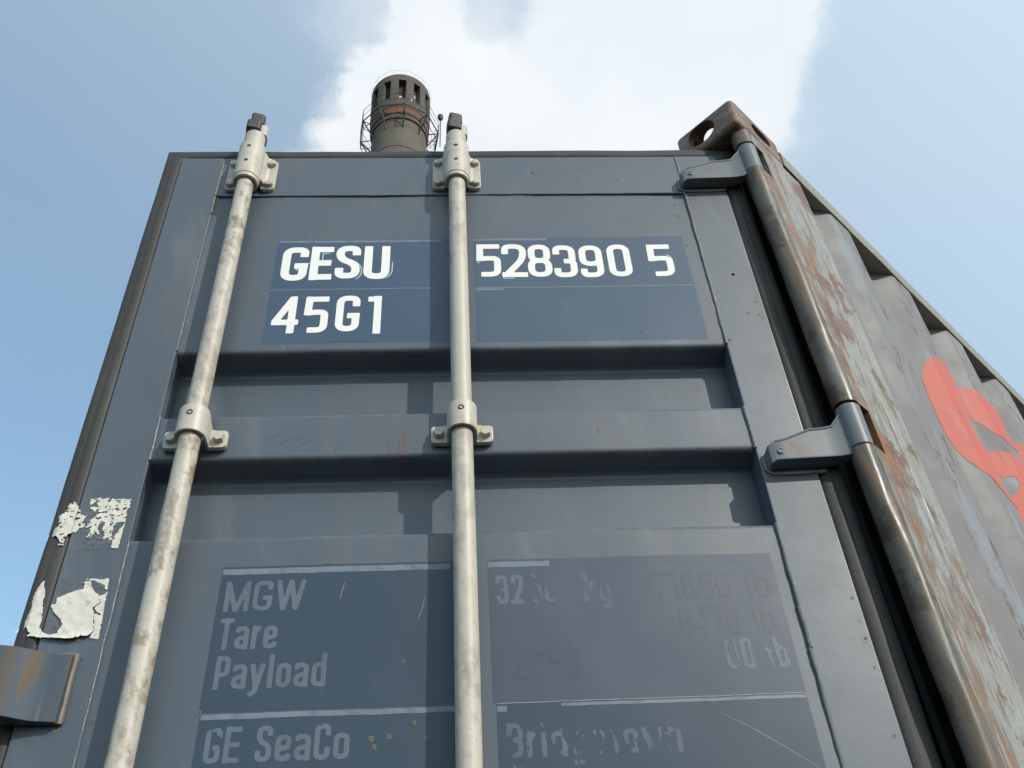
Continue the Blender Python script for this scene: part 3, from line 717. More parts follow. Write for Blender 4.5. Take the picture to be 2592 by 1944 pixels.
def put_glyph(mb, ch, x0, w, zb, H, t, y, res=0.0013, wear=0.0, shear=0.0, ring=None, seed=0.0):
    mrg = 0.006; x_ = np.arange(-mrg, w+mrg+res, res); z_ = np.arange(-mrg-H*.28*(ch in 'yg'), H+mrg+res, res)
    X, Z = np.meshgrid(x_, z_, indexing='ij'); F = stroke_field(glyph(ch, w, H, t), t, X, Z)
    if ring: F = np.minimum(F-ring[0], -(F-ring[1]))*1.0 if False else np.minimum(F+ring[1], -(F+ring[0]))
    if wear:
        for i in range(len(x_)):
            for j in range(len(z_)):
                if F[i, j] > -0.003:
                    q = Vector(((x0+x_[i])*75+(zb+z_[j])*14, (zb+z_[j])*16, 2.7)); nn = noise.fractal(q, 0.6, 2.1, 4)
                    F[i, j] -= max(0.0, nn+wear)*0.03
    merge(mb, field_mesh(F, x0+x_, zb+z_, lambda a, b_: SK(a+shear*(b_-zb), y, b_)))
def text(s, x0, x1, zb, H, t, y, mat, name, wear=0.0, label=None, res=0.0016, gap=0.28):
    tot = sum(WD.get(c, 1.0) for c in s) + gap*(len(s)-1); k = (x1-x0)/tot; x = x0; mb = MB()
    for i, c in enumerate(s):
        w = WD.get(c, 1.0)*k
        if c == 'l' or c == 'i': w = max(w, t)
        if c != ' ': put_glyph(mb, c, x, w, zb, H, t, y, res, wear, seed=i*3.3)
        x += w + gap*k
    return dp(mb, name, MAT[mat], label, smooth=False)
def panel(x0, x1, z0, z1, mat, y, name='marking_panel', n=14, jag=0.0008, label=None):
    mb = MB(); xs_ = [x0+(x1-x0)*i/n for i in range(n+1)]
    n = max(2, int((x1-x0)/0.012)); xs_ = [x0+(x1-x0)*i/n for i in range(n+1)]; k = max(1, int((z1-z0)/0.012)); rs = []
    for j in range(k+1):
        z = z0+(z1-z0)*j/k; e = jag if j in (0, k) else 0
        rs.append([SK(a, y, z+e*noise.noise((a*60, z*9, 1))) for a in xs_])
    mb.rings(rs, close=False, cap=False); return dp(mb, name, MAT[mat], label, smooth=False)
Y1, Y2, Y3 = -0.00020, -0.00030, -0.00040
# upper block, split by the second lock rod into two sheets of two rows each
panel(0.2298, 0.5565, -0.4505, -0.3060, 'upper', Y1); panel(0.2298, 0.5575, -0.5905, -0.4515, 'upper', Y1)
panel(0.6060, 1.0206, -0.4490, -0.3050, 'upper2', Y1); panel(0.6070, 1.0212, -0.5925, -0.4500, 'upper2', Y1)
panel(0.2310, 0.545, -0.3145, -0.3085, 'stripe', Y2, 'edge_stripe'); panel(0.6070, 0.75, -0.3135, -0.3070, 'stripe', Y2, 'edge_stripe')
panel(0.2300, 0.556, -0.4512, -0.4495, 'scratch', Y2, 'edge_stripe'); panel(0.6065, 1.018, -0.4500, -0.4484, 'scratch', Y2, 'edge_stripe')
panel(0.608, 0.66, -0.457, -0.4515, 'stripe', Y2, 'edge_stripe')
# lower block
panel(0.2295, 0.5605, -1.2630, -1.0440, 'lower', Y1); panel(0.2320, 0.5620, -1.52, -1.2640, 'lower', Y1)
panel(0.6100, 1.0290, -1.2625, -1.0440, 'lower2', Y1); panel(0.6140, 1.0285, -1.52, -1.2640, 'lower', Y1)
panel(0.2305, 0.556, -1.0570, -1.0475, 'stripe', Y2, 'edge_stripe'); panel(0.2330, 0.560, -1.2725, -1.2650, 'stripe', Y2, 'edge_stripe')
panel(0.6105, 0.700, -1.0570, -1.0480, 'stripe', Y2, 'edge_stripe'); panel(0.78, 0.99, -1.0550, -1.0470, 'lower2', Y2, 'edge_stripe')
panel(0.6150, 0.628, -1.2745, -1.2665, 'stripe', Y2, 'edge_stripe'); panel(0.70, 1.0275, -1.2700, -1.2655, 'stripe', Y2, 'edge_stripe')
panel(0.615, 1.027, -1.2640, -1.2626, 'scratch', Y2-0.0002, 'edge_stripe')
# white characters (left x, right x, bottom, top, lean)
def row(chars, name, TS):
    mb = MB(); gh = []
    for c, x0, x1, z0, z1, ghost in chars:
        put_glyph(mb, c, x0, x1-x0, z0, z1-z0, TS, Y3)
        if ghost: gh.append(MB()); put_glyph(gh[-1], c, x0+ghost[0], x1-x0+0.001, z0+ghost[1], z1-z0, TS+0.001, Y2, ring=(0.0001, 0.0021), wear=-0.22)
    return dp(mb, name, MAT['white'], smooth=False), gh
for chars in ([('G', .2431, .2920, -.4248, -.3288, (.0048, -.0022)), ('E', .2967, .3385, -.4235, -.3278, (.0042, -.0018)), ('S', .3440, .3906, -.4205, -.3250, (.0015, -.0042)), ('U', .3975, .4465, -.4230, -.3268, (.0030, .0016))],
              [('4', .2415, .2878, -.5638, -.4692, None), ('5', .2969, .3408, -.5640, -.4705, None), ('G', .3542, .3968, -.5622, -.4690, None), ('1', .4115, .4355, -.5685, -.4716, None)],
              [('5', .6112, .6580, -.4188, -.3249, (.0042, -.0042)), ('2', .6600, .7078, -.4202, -.3252, (.0032, -.0022)), ('8', .7097, .7560, -.4199, -.3267, None), ('3', .7594, .8044, -.4217, -.3293, None), ('9', .8100, .8551, -.4226, -.3300, None), ('0', .8650, .9097, -.4214, -.3281, None), ('5', .9436, .9910, -.4227, -.3300, (-.0030, .0038))]):
    o, gh = row(chars, 'white_lettering', {'G': .0158, '4': .0135}.get(chars[0][0], .0132))
    for g_ in gh: bmesh.ops.remove_doubles(g_.bm, verts=g_.bm.verts, dist=1e-5); dp(biggest(g_), 'letter_ghost', MAT['ghost'], smooth=False)
# faded lettering
text('MGW', .2390, .3500, -1.1160, .0475, .0068, Y3, 'faded', 'faded_lettering', gap=.2)
text('Tare', .2390, .3185, -1.1740, .0470, .0068, Y3, 'faded', 'faded_lettering', gap=.2)
text('Payload', .2420, .3890, -1.2312, .0475, .0068, Y3, 'faded', 'faded_lettering', gap=.2)
text('GE SeaCo', .2440, .4260, -1.3300, .0470, .0068, Y3, 'faded', 'faded_lettering', wear=-.55, gap=.2)
text('32', .6200, .6600, -1.1180, .0475, .0068, Y3, 'faded', 'faded_lettering', wear=-.42, gap=.2)
text('500 kg', .6680, .7850, -1.1175, .0470, .0068, Y3, 'faint', 'faded_lettering', wear=0.05, gap=.2)
text('71650 lb', .8469, 1.0179, -1.1165, .0460, .0068, Y3, 'darkghost', 'faded_lettering', wear=-0.4, gap=.2)
text('8470 lb', .8753, 1.0126, -1.1730, .0465, .0068, Y3, 'darkghost', 'faded_lettering', wear=-0.3, gap=.2)
text('80 lb', .9310, 1.0188, -1.2265, .0460, .0068, Y3, 'faded', 'faded_lettering', wear=-0.12, gap=.2)
text('28660', .6215, .7300, -1.2320, .0455, .0070, Y3, 'darkghost', 'faded_lettering', wear=-0.15, gap=.2)
text('Bridgetown', .6260, .8516, -1.3360, .0450, .0068, Y3, 'faint', 'faded_lettering', wear=0.02, gap=.22)
text('Barbados'.replace('s', 'o'), .6260, .81, -1.3900, .0450, .0068, Y3, 'faded', 'faded_lettering', wear=-.02, gap=.22)
text('B', .2440, .268, -1.3900, .0450, .0068, Y3, 'faded', 'faded_lettering', wear=-.1)
# scratches and scribbles on the leaf
def scratchline(pts, w, mat='scratch', y=Y2):
    mb = MB(); a = []; b_ = []
    for i, p in enumerate(pts):
        p = Vector(p); q = Vector(pts[min(i+1, len(pts)-1)]) - Vector(pts[max(i-1, 0)]); nrm = Vector((-q.y, q.x)).normalized()*w*0.5*(0.3+0.7*math.sin(math.pi*(i+.3)/(len(pts))))
        a.append(SK(p.x-nrm.x, y, p.y-nrm.y)); b_.append(SK(p.x+nrm.x, y, p.y+nrm.y))
    mb.rings([a, b_], close=False, cap=False); return mb
for pts, w in (([(.905, -1.285), (.94, -1.305), (.975, -1.33), (1.02, -1.364)], .0011), ([(.405, -1.075), (.402, -1.09), (.400, -1.10)], .0014), ([(.520, -1.10), (.516, -1.12), (.511, -1.135)], .0012), ([(.962, -1.195), (.968, -1.199)], .002), ([(.985, -1.196), (.992, -1.201), (.998, -1.204)], .0016)):
    dp(scratchline(pts, w, y=Y3), 'scratch', MAT['scratch'], smooth=False)
pass
MAT['rustmark'] = simple('rust_scratch', (0.21, 0.085, 0.05), 0.7, 0.3, 60, 0.2)
for pts, w in (([(.4605, -.808), (.461, -.822), (.4615, -.843)], .0012), ([(.478, -.806), (.4775, -.825), (.477, -.845)], .0014), ([(.4845, -.795), (.484, -.815), (.483, -.832), (.482, -.845)], .0022), ([(.487, -.806), (.4855, -.822)], .0030), ([(.800, -.795), (.8005, -.800), (.8, -.806)], .0022), ([(.735, -.083), (.738, -.090), (.741, -.094)], .003), ([(.90, -.570), (.905, -.577)], .002), ([(.644, -.566), (.650, -.567)], .003)):
    dp(scratchline(pts, w, y=-0.0030 if pts[0][1] > -.16 else -0.0007), 'rust_scratch', MAT['rustmark'], smooth=False)
MAT['pen'] = simple('blue_pen', (0.115, 0.14, 0.195), 0.6, 0.2, 60, 0.05)
for pts, w in (([(.262, -.806), (.275, -.798), (.292, -.788), (.296, -.790)], .0011), ([(.283, -.816), (.300, -.806), (.312, -.798)], .0011), ([(.307, -.812), (.322, -.799), (.329, -.794)], .0011), ([(.315, -.819), (.330, -.812), (.341, -.805)], .0012)):
    dp(scratchline(pts, w, y=-0.0006), 'pen_scribble', MAT['pen'], smooth=False)
def chaikin(p, n=2):
    for _ in range(n):
        q = []
        for a, b_ in zip(p, p[1:]+p[:1]): q += [(a[0]*.75+b_[0]*.25, a[1]*.75+b_[1]*.25), (a[0]*.25+b_[0]*.75, a[1]*.25+b_[1]*.75)]
        p = q
    return p
def poly_field(poly, X, Z):
    d = np.full(X.shape, 9.0); ins = np.zeros(X.shape, bool)
    for (ax, az), (bx, bz) in zip(poly, poly[1:]+poly[:1]):
        dx, dz = bx-ax, bz-az; L2 = dx*dx+dz*dz+1e-12; t = np.clip(((X-ax)*dx+(Z-az)*dz)/L2, 0, 1)
        d = np.minimum(d, np.hypot(X-ax-t*dx, Z-az-t*dz))
        cond = ((az > Z) != (bz > Z)) & (X < dx*(Z-az)/(dz if abs(dz) > 1e-12 else 1e-12)+ax); ins ^= cond
    return np.where(ins, d, -d)
# rust pimples with their yellow halos
MAT['halo'] = decal_mat('rust_halo', (0.150, 0.130, 0.085), 0.75, PAINT, 30.0); MAT['pit'] = simple('rust_pit', (0.10, 0.050, 0.026), 0.8, 0.3, 200, 0.4)
for k_, (x_, z_, r_) in enumerate([(1.0996, -0.4232, 4), (1.1263, -0.4995, 4), (1.1066, -0.5304, 4.5), (1.126, -0.534, 4), (1.1356, -0.5424, 4), (1.0568, -0.5995, 7), (1.144, -1.1246, 4), (1.1404, -1.1891, 6), (1.1285, -1.3275, 3.5), (1.1437, -1.232, 3), (1.1398, -1.1616, 2), (0.0962, -1.2675, 4.5), (0.0549, -1.2766, 6), (0.0543, -0.5114, 4), (0.111, -0.2128, 3), (0.0911, -0.2421, 3), (0.0844, -0.3559, 3.5), (1.024, -0.2013, 3), (1.0245, -0.237, 5), (1.0257, -0.3323, 3), (1.0997, -0.4229, 4.5), (0.9128, -0.1162, 3), (0.3796, -1.0408, 3), (0.2304, -1.2632, 4), (0.4532, -1.3046, 4), (0.4758, -1.3027, 3.5), (0.5074, -1.2859, 3), (0.4573, -1.3159, 3.5), (0.5232, -1.3063, 3), (0.4916, -1.1995, 2.5), (0.2049, -1.2467, 3), (0.4642, -0.5829, 1.5)]):
    x_ = min(x_, W_-0.009); on = lambda a, b_: D(a, -E-0.00025, b_) if (a < XL or a > XR or b_ > -0.1655) else SK(a, -0.00055, b_)
    for nm, rr_, dy_ in (('rust_halo', r_*0.0008, 0.0), ('rust_pit', r_*0.00032, 0.0002)):
        g_ = np.arange(-1.7*rr_, 1.71*rr_, rr_/6); X_, Z_ = np.meshgrid(x_+g_, z_+g_, indexing='ij'); F_ = rr_-np.hypot((X_-x_), (Z_-z_)*0.8)
        for i in range(len(g_)):
            for j in range(len(g_)): F_[i, j] += rr_*0.55*noise.noise((g_[i]/rr_*1.3+k_*7, g_[j]/rr_*1.3, 3.0))
        m_ = field_mesh(F_, x_+g_, z_+g_, lambda a, b_: on(a, b_)+Vector((0, -dy_, 0)))
        dp(biggest(m_), nm, MAT['halo' if nm == 'rust_halo' else 'pit'], smooth=False)
# torn paper labels
def paper(pts, yf, holes=0.0, curl=0.0, seed=0.0):
    x_ = np.arange(min(p[0] for p in pts)-.003, max(p[0] for p in pts)+.004, .0011); z_ = np.arange(min(p[1] for p in pts)-.003, max(p[1] for p in pts)+.004, .0011)
    X, Z = np.meshgrid(x_, z_, indexing='ij'); F = poly_field(pts, X, Z); z0 = min(p[1] for p in pts)
    for i in range(len(x_)):
        for j in range(len(z_)):
            if F[i, j] > -.004:
                q = Vector((x_[i], z_[j], seed))
                F[i, j] += 0.0016*noise.fractal(Vector((q.x*260, q.y*260, seed)), .8, 2.1, 3)
                if holes: F[i, j] = min(F[i, j], 0.010*(0.42-holes*1.0 - noise.fractal(Vector((q.x*150, q.y*190, seed+4)), .7, 2.1, 4)))
    return field_mesh(F, x_, z_, lambda a, b_: D(a, yf(a) - curl*max(0.0, (0.016-(b_-z0))/0.016)**2 - 0.0007*(1+noise.noise((a*90, b_*90, seed))), b_))
def on_gasket(x): return 0.0050 - 0.0062*min(1.0, max(0.0, (x+0.0335)/0.012)) + (0.0 if x < 0.0 else -0.0016)
def on_frame(x): return -E - 0.0004
s1a = [(-0.0136, -0.9236), (-0.0083, -0.9227), (-0.0008, -0.9309), (0.0042, -0.9388), (0.0076, -0.9467), (0.0141, -0.9508), (0.0176, -0.949), (0.015, -0.9547), (0.0116, -0.9603), (0.0177, -0.9662), (0.017, -0.97), (0.0105, -0.9717), (0.0106, -0.9755), (0.004, -0.98), (-0.0023, -0.9798), (-0.005, -0.9845), (-0.0067, -0.99), (-0.0051, -0.9993), (-0.0132, -1.0006), (-0.0122, -0.9954), (-0.0156, -0.9879), (-0.0197, -0.984), (-0.0294, -0.9818), (-0.0355, -0.9882), (-0.0346, -0.9798), (-0.0277, -0.9706), (-0.0214, -0.9651), (-0.0264, -0.9573), (-0.0246, -0.9458), (-0.0166, -0.9402), (-0.017, -0.9324)]
s1b = [(0.0147, -0.9194), (0.0221, -0.9173), (0.0318, -0.9179), (0.0464, -0.9194), (0.0546, -0.9206), (0.0755, -0.9202), (0.0763, -0.937), (0.0727, -0.9389), (0.0755, -0.9487), (0.0746, -0.9632), (0.0665, -0.962), (0.0611, -0.9656), (0.0604, -0.9732), (0.0597, -0.9808), (0.0637, -0.9921), (0.055, -0.9947), (0.0497, -0.9917), (0.0498, -0.9852), (0.044, -0.9727), (0.0454, -0.9652), (0.0387, -0.9631), (0.0377, -0.9726), (0.0422, -0.9821), (0.0392, -0.9858), (0.0348, -0.98), (0.0308, -0.9893), (0.0257, -0.9873), (0.0281, -0.9779), (0.0248, -0.9703), (0.0186, -0.9701), (0.0204, -0.9644), (0.026, -0.955), (0.0294, -0.9493), (0.0294, -0.9425), (0.0197, -0.9412), (0.0183, -0.9353), (0.0242, -0.9335), (0.0326, -0.9358), (0.0261, -0.9277), (0.017, -0.9294)]
s1c = [(0.0752, -0.9661), (0.0748, -1.0082), (0.0633, -1.0079), (0.0642, -1.0014), (0.0624, -0.9968), (0.066, -0.9922), (0.0644, -0.9884), (0.0675, -0.981)]
s2a = [(-0.0169, -1.0596), (-0.0158, -1.0666), (-0.0104, -1.0789), (-0.011, -1.0908), (-0.0074, -1.1043), (-0.0044, -1.1243), (-0.006, -1.1316), (0.0014, -1.1407), (0.0082, -1.145), (0.017, -1.1461), (0.0213, -1.1518), (0.0038, -1.1501), (-0.007, -1.1469), (-0.0175, -1.1457), (-0.0147, -1.1418), (-0.0248, -1.1309), (-0.0364, -1.1378), (-0.0385, -1.1353), (-0.0323, -1.1217), (-0.026, -1.1186), (-0.0242, -1.1038), (-0.0268, -1.0834), (-0.0245, -1.0698)]
s2b = [(0.0404, -1.0632), (0.0495, -1.0644), (0.0513, -1.0723), (0.0593, -1.0811), (0.066, -1.0882), (0.0683, -1.0984), (0.0607, -1.1066), (0.0648, -1.115), (0.0663, -1.125), (0.0704, -1.1398), (0.0664, -1.1502), (0.0563, -1.1498), (0.0461, -1.1547), (0.0331, -1.1538), (0.0272, -1.1528), (0.0039, -1.1504), (0.017, -1.1461), (0.0252, -1.1447), (0.0222, -1.1414), (0.0258, -1.1302), (0.0209, -1.1218), (0.0134, -1.115), (0.0073, -1.1081), (0.0023, -1.0996), (0.0092, -1.0982), (0.0092, -1.0897), (0.0186, -1.0832), (0.0321, -1.0785), (0.0417, -1.0754)]
s2c = [(0.0401, -1.059), (0.0731, -1.0601), (0.0799, -1.1535), (0.0667, -1.1518), (0.0704, -1.1398), (0.0648, -1.115), (0.0761, -1.1171), (0.0658, -1.1101), (0.0621, -1.1066), (0.0694, -1.0968), (0.0649, -1.0864), (0.0752, -1.0834), (0.0685, -1.0694), (0.0519, -1.0619)]

MAT['residue'] = decal_mat('glue_residue', (0.115, 0.125, 0.135), 0.8, PAINT, 14.0)
for q in ([(.012, -.918), (.077, -.918), (.077, -1.010), (.012, -1.010)], [(.004, -1.058), (.075, -1.058), (.081, -1.156), (.004, -1.156)]):
    dp(paper(q, lambda x: -E + 0.0004, .30, .0, 9.0), 'glue_residue', MAT['residue'], smooth=False)
dp(paper(s1a, on_gasket, .08, .001, 1.0), 'paper_label', MAT['paper'], 'shredded white paper scrap stuck on the rubber seal', smooth=False)
dp(paper(s2a, on_gasket, .0, .003, 2.0), 'paper_label', MAT['paper'], 'torn strip of white paper curling off the rubber seal', smooth=False)
dp(paper(s1b, on_frame, .14, .0, 3.0), 'paper_label', MAT['paper'], 'shredded white paper label full of holes on the door frame', smooth=False)
dp(paper(s1c, lambda x: on_frame(x)-.0003, .0, .0, 4.0), 'paper_label', MAT['paper'], 'narrow wedge of white paper on the door frame', smooth=False)
dp(paper(s2b, lambda x: on_frame(x)-.0012, .0, .005, 5.0), 'paper_label', MAT['paper'], 'large torn white paper label peeling off the door frame', smooth=False)
dp(paper(s2c, on_frame, .0, .0, 6.0), 'paper_label', MAT['paper'], 'clean straight edge of a torn white label', smooth=False)

# ---- corner post, castings, rails, walls
post = MB()
zt_, zb_ = -0.004, ZB+0.12
cuts = [(-0.050+dz, -0.142+dz) for dz in HZ]
WALL_S = 0.192; PD = -0.075
def jpost(full, z, k=0):
    dent = 0.0
    pts = []
    n = 32
    for i in range(n):
        a = 2*math.pi*i/n; ca, sa = math.cos(a), math.sin(a)
        rr = KR - 0.0005 + 0.0021*noise.noise((z*8, ca*1.2, sa*1.2)) + 0.0008*noise.noise((z*30, ca*2, sa*2+5))
        pts.append((KS+rr*ca, KN+rr*sa))
    w = 0.0008*noise.noise((z*5, 2, 2))
    return pts
def jside(z):
    w = 0.0010*noise.noise((z*5, 2, 2)) + 0.0006*noise.noise((z*23, 5, 2))
    return [(0.0225, KN+0.0206), (0.035, KN+0.0214+w), (0.070, KN+0.0212+w*1.6), (0.110, KN+0.0212+w*1.5), (0.1125, 0.0182), (WALL_S, 0.0182), (WALL_S, 0.010), (0.0225, 0.010)]
def jbridge(z):
    return [(KS, KN+0.0208), (0.0230, KN+0.0207), (0.0230, 0.008), (KS, 0.008)]
tubeb = MB()
def zrun(a, b_):
    k = max(1, int(abs(a-b_)/0.02)); return [a+(b_-a)*i/k for i in range(k+1)]
top = zt_
for c0, c1 in cuts + [(zb_, None)]:
    tubeb.rings([[B(s_, n_, z) for s_, n_ in jpost(True, z)] for z in zrun(top, c0)])
    post.rings([[B(s_, n_, z) for s_, n_ in jbridge(z)] for z in zrun(top, c0)])
    top = c1
post.rings([[B(s_, n_, z) for s_, n_ in jside(z)] for z in zrun(zt_, zb_)])
part(post, 'corner_post', MAT['post'], ang=40)
part(tubeb, 'post_tube', MAT['tube'], ang=60)
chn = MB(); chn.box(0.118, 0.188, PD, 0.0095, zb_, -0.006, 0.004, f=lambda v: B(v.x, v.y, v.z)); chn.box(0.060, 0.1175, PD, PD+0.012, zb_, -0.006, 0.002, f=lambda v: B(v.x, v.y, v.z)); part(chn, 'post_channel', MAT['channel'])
pw = MB(); path = [B(0.113, 0.0195, z) for z in zrun(-0.006, zb_)]; pw.tube(path, [0.0022*(1+.4*noise.noise((0, i*.9, 0))) for i in range(len(path))], 6); part(pw, 'post_weld', MAT['post'])
C0S, C1S, CN, CNI, CZ0, CZ1 = -0.052, 0.132, 0.0215, -0.133, -0.004, 0.092
def casting(s0, s1, n0, n1, z0, z1, name='corner_casting', cut=True):
    mb = MB(); mb.box(s0, s1, n0, n1, z0, z1, 0.013, 5, f=lambda v: B(v.x, v.y, v.z))
    o = part(mb, name, MAT['casting'])
    if not cut: return o
    cs = []
    m = MB(); t = 0.021; m.box(s0+t, s1-t, n0+t, n1-t, z0+t*.8, z1-t, 0, f=lambda v: B(v.x, v.y, v.z)); cs.append(part(m, 'cutter', MAT['casting']))
    def slot(frame, hu, hv, d0, d1):
        pts = []
        for k in range(32):
            a = 2*math.pi*k/32; c, s_ = math.cos(a), math.sin(a); r_ = min(hu, hv)
            pts.append((c*r_+(hu-r_)*(1 if c > 0 else -1), s_*r_+(hv-r_)*(1 if s_ > 0 else -1)))
        q = MB(); q.prism(pts, d0, d1, frame); cs.append(part(q, 'cutter', MAT['casting']))
    nm, zm, smid = (n0+n1)/2, (z0+z1)/2, (s0+s1)/2
    end = s0 if abs(s0 - C0S) < .01 else s1
    slot(lambda u, v, h: B(end+h, nm-0.012+u, zm+0.003+v), 0.036, 0.033, -0.04, 0.04)
    side = n1 if n1 > -0.5 else n0
    slot(lambda u, v, h: B(smid+0.012+u, side+h, zm+0.002+v), 0.036, 0.021, -0.04, 0.04)
    slot(lambda u, v, h: B(smid+u, nm+v, (z1 if z1 > 0 else z0)+h), 0.064, 0.036, -0.04, 0.04)
    boolean(o, cs)
    return o
LEN = 12.19; WID = 2.438
casting(C0S, C1S, CNI, CN, CZ0, CZ1)
casting(C0S, C1S, CN-WID, CN-WID+0.154, CZ0, CZ1, cut=False); casting(LEN-0.23, LEN-0.05, CNI, CN, CZ0, CZ1, cut=False); casting(LEN-0.23, LEN-0.05, CN-WID, CN-WID+0.154, CZ0, CZ1, cut=False)
for a, b_ in ((C0S, C1S), (LEN-0.23, LEN-0.05)):
    for c, d in ((CNI, CN), (CN-WID, CN-WID+0.154)): casting(a, b_, c, d, ZB, ZB+0.118, cut=False)
rl = MB(); k = 120; r0 = []
for i in range(k+1):
    s_ = C1S-0.002 + (LEN-0.22-C1S)*(i/k)**1.6; w = 0.0016*noise.noise((s_*6, 0, 0)); wz = 0.0022*noise.noise((s_*7, 4, 0))
    r0.append([B(s_, 0.0205+w, 0.010+wz), B(s_, 0.0215+w, 0.014+wz), B(s_, 0.0215+w, 0.056+wz), B(s_, 0.019+w, 0.060+wz), B(s_, -0.04, 0.060), B(s_, -0.04, 0.010)])
rl.rings(r0)
MAT['rail'] = None
def rail_mat():
    m = M('top_rail_paint', (0.215, 0.205, 0.170), 0.5); m.vary(m.noise(8, 5), 0.25)
    m.mix(m.ramp(m.noise(14, 6, 0.7), 0.58, 0.70, 0, 0.75), (0.20, 0.105, 0.05)); m.mix(m.ramp(m.noise(30, 5, 0.7), 0.60, 0.68, 0, .6), (0.10, 0.08, 0.06))
    m.bump(m.noise(40, 5), 0.4, 0.002); return m.done()
MAT['rail'] = rail_mat()
part(rl, 'top_rail', MAT['rail'])
# corrugated side wall
PR = [(WALL_S-0.006, 0.0172), (WALL_S, 0.0172), (0.225, -0.008), (0.290, -0.008), (0.327, 0.0172)]
c = 0.327
while c+0.289 < LEN-0.20:
    PR += [(c+.09, .0172), (c+.137, -.020), (c+.242, -.020), (c+.289, .0172)]; c += .289
PR += [(LEN-0.16, .0172)]
def surf(s_):
    for (a, na), (b_, nb) in zip(PR, PR[1:]):
        if a <= s_ <= b_: return na+(nb-na)*(s_-a)/(b_-a) if b_ > a else na
    return 0.0172
PRf = fillet(PR, 0.010, 3)
def wallw(s_, z): return 0.0012*noise.noise((s_*5, z*3, 0)) + 0.0006*noise.noise((s_*20, z*14, 3))
def surf2(s_, z):
    for (a, na), (b_, nb) in zip(PRf, PRf[1:]):
        if a <= s_ <= b_ and b_ > a: return na+(nb-na)*(s_-a)/(b_-a) + wallw(s_, z)
    return 0.0172
wl = MB(); nz = 60
zz = [0.0105 + (ZB+0.12-0.0105)*(i/nz) for i in range(nz+1)]
wl.rings([[B(s_, n_ + 0.0012*noise.noise((s_*5, z*3, 0)) + 0.0006*noise.noise((s_*20, z*14, 3)), z) for s_, n_ in PRf] for z in zz], close=False, cap=False)
wall = part(wl, 'side_wall', MAT['wall'], ang=60)
# large red letter painted over the corrugation
red_out = [(.571, -.405), (.574, -.350), (.590, -.307), (.615, -.278), (.655, -.255), (.70, -.238), (.77, -.214), (.85, -.200), (.92, -.214), (.98, -.230), (1.10, -.226), (1.25, -.235), (1.42, -.30), (1.46, -.45), (1.40, -.60), (1.22, -.72), (1.02, -.745), (.86, -.72), (.74, -.685), (.66, -.648), (.613, -.622), (.585, -.585), (.572, -.54), (.570, -.47)]
red_h1 = [(.676, -.430), (.77, -.372), (.866, -.309), (.885, -.338), (.90, -.362), (.95, -.365), (1.05, -.362), (1.20, -.36), (1.20, -.40), (1.02, -.395), (.915, -.410), (.86, -.408), (.77, -.455), (.692, -.520), (.674, -.50)]
red_h2 = [(.684, -.583), (.78, -.53), (.880, -.480), (.896, -.488), (.888, -.515), (.866, -.545), (.78, -.60), (.700, -.645), (.676, -.640)]
xs_ = sorted(set([round(.55+i*.008, 4) for i in range(118)] + [p[0] for p in PRf if .55 < p[0] < 1.49])); zs_ = [-.78+i*.006 for i in range(103)]
X, Z = np.meshgrid(np.array(xs_), np.array(zs_), indexing='ij')
F = np.minimum(poly_field(chaikin(red_out), X, Z), np.minimum(-poly_field(chaikin(red_h1), X, Z), -poly_field(chaikin(red_h2), X, Z)))
rd = field_mesh(F, xs_, zs_, lambda a, b_: B(a, surf2(a, b_)+0.0007, b_))
part(rd, 'painted_letter', MAT['red'], wall, ang=60)['label'] = 'large faded red letter'
# the rest of the box
rest = MB(); rest.box(C1S, LEN-0.2, CN-WID, CN-WID+0.04, ZB+0.1, 0.055, f=lambda v: B(v.x, v.y, v.z)); part(rest, 'far_side_wall', MAT['wall'])
rest = MB(); rest.box(LEN-0.10, LEN-0.06, CN-WID+0.04, -0.04, ZB+0.1, 0.055, f=lambda v: B(v.x, v.y, v.z)); part(rest, 'front_wall', MAT['wall'])
rest = MB(); rr_ = []
for i in range(0, 240):
    s_ = 0.02 + (LEN-0.2)*i/239; h_ = 0.036 + 0.010*(1 if (i//3) % 2 else 0); rr_.append([B(s_, CN-WID+0.04, h_), B(s_, -0.041, h_), B(s_, -0.041, 0.02), B(s_, CN-WID+0.04, 0.02)])
rest.rings(rr_); part(rest, 'roof', MAT['wall'])
rest = MB(); rest.box(0.03, LEN-0.2, CN-WID+0.04, -0.05, ZB+0.12, ZB+0.17, f=lambda v: B(v.x, v.y, v.z)); part(rest, 'floor', MAT['floor'])
rest = MB(); rest.box(-0.02, 0.06, CN-WID+0.155, CNI-0.001, -0.035, 0.065, 0.004, f=lambda v: B(v.x, v.y, v.z)); part(rest, 'door_header', MAT['door'])
rest = MB(); rest.box(-0.03, 0.08, CN-WID+0.155, CNI-0.001, ZB+0.02, ZB+0.15, 0.004, f=lambda v: B(v.x, v.y, v.z)); part(rest, 'door_sill', MAT['door'])
rest = MB(); rest.box(-0.03, 0.19, CN-WID, CN-WID+0.10, ZB+0.119, -0.005, 0.01, f=lambda v: B(v.x, v.y, v.z)); part(rest, 'corner_post', MAT['post'])
rest = MB(); rest.box(0.20, LEN-0.2, -0.04, 0.02, ZB+0.01, ZB+0.16, 0.004, f=lambda v: B(v.x, v.y, v.z)); part(rest, 'bottom_rail', MAT['rail'])
rest = MB(); rest.box(0.01, 0.06, CN-WID+0.13, CN-WID+1.26, ZB+0.155, -0.04, 0.004, f=lambda v: B(v.x, v.y, v.z)); part(rest, 'closed_door', MAT['door'])

# ------------------------------------------------------------------ chimney

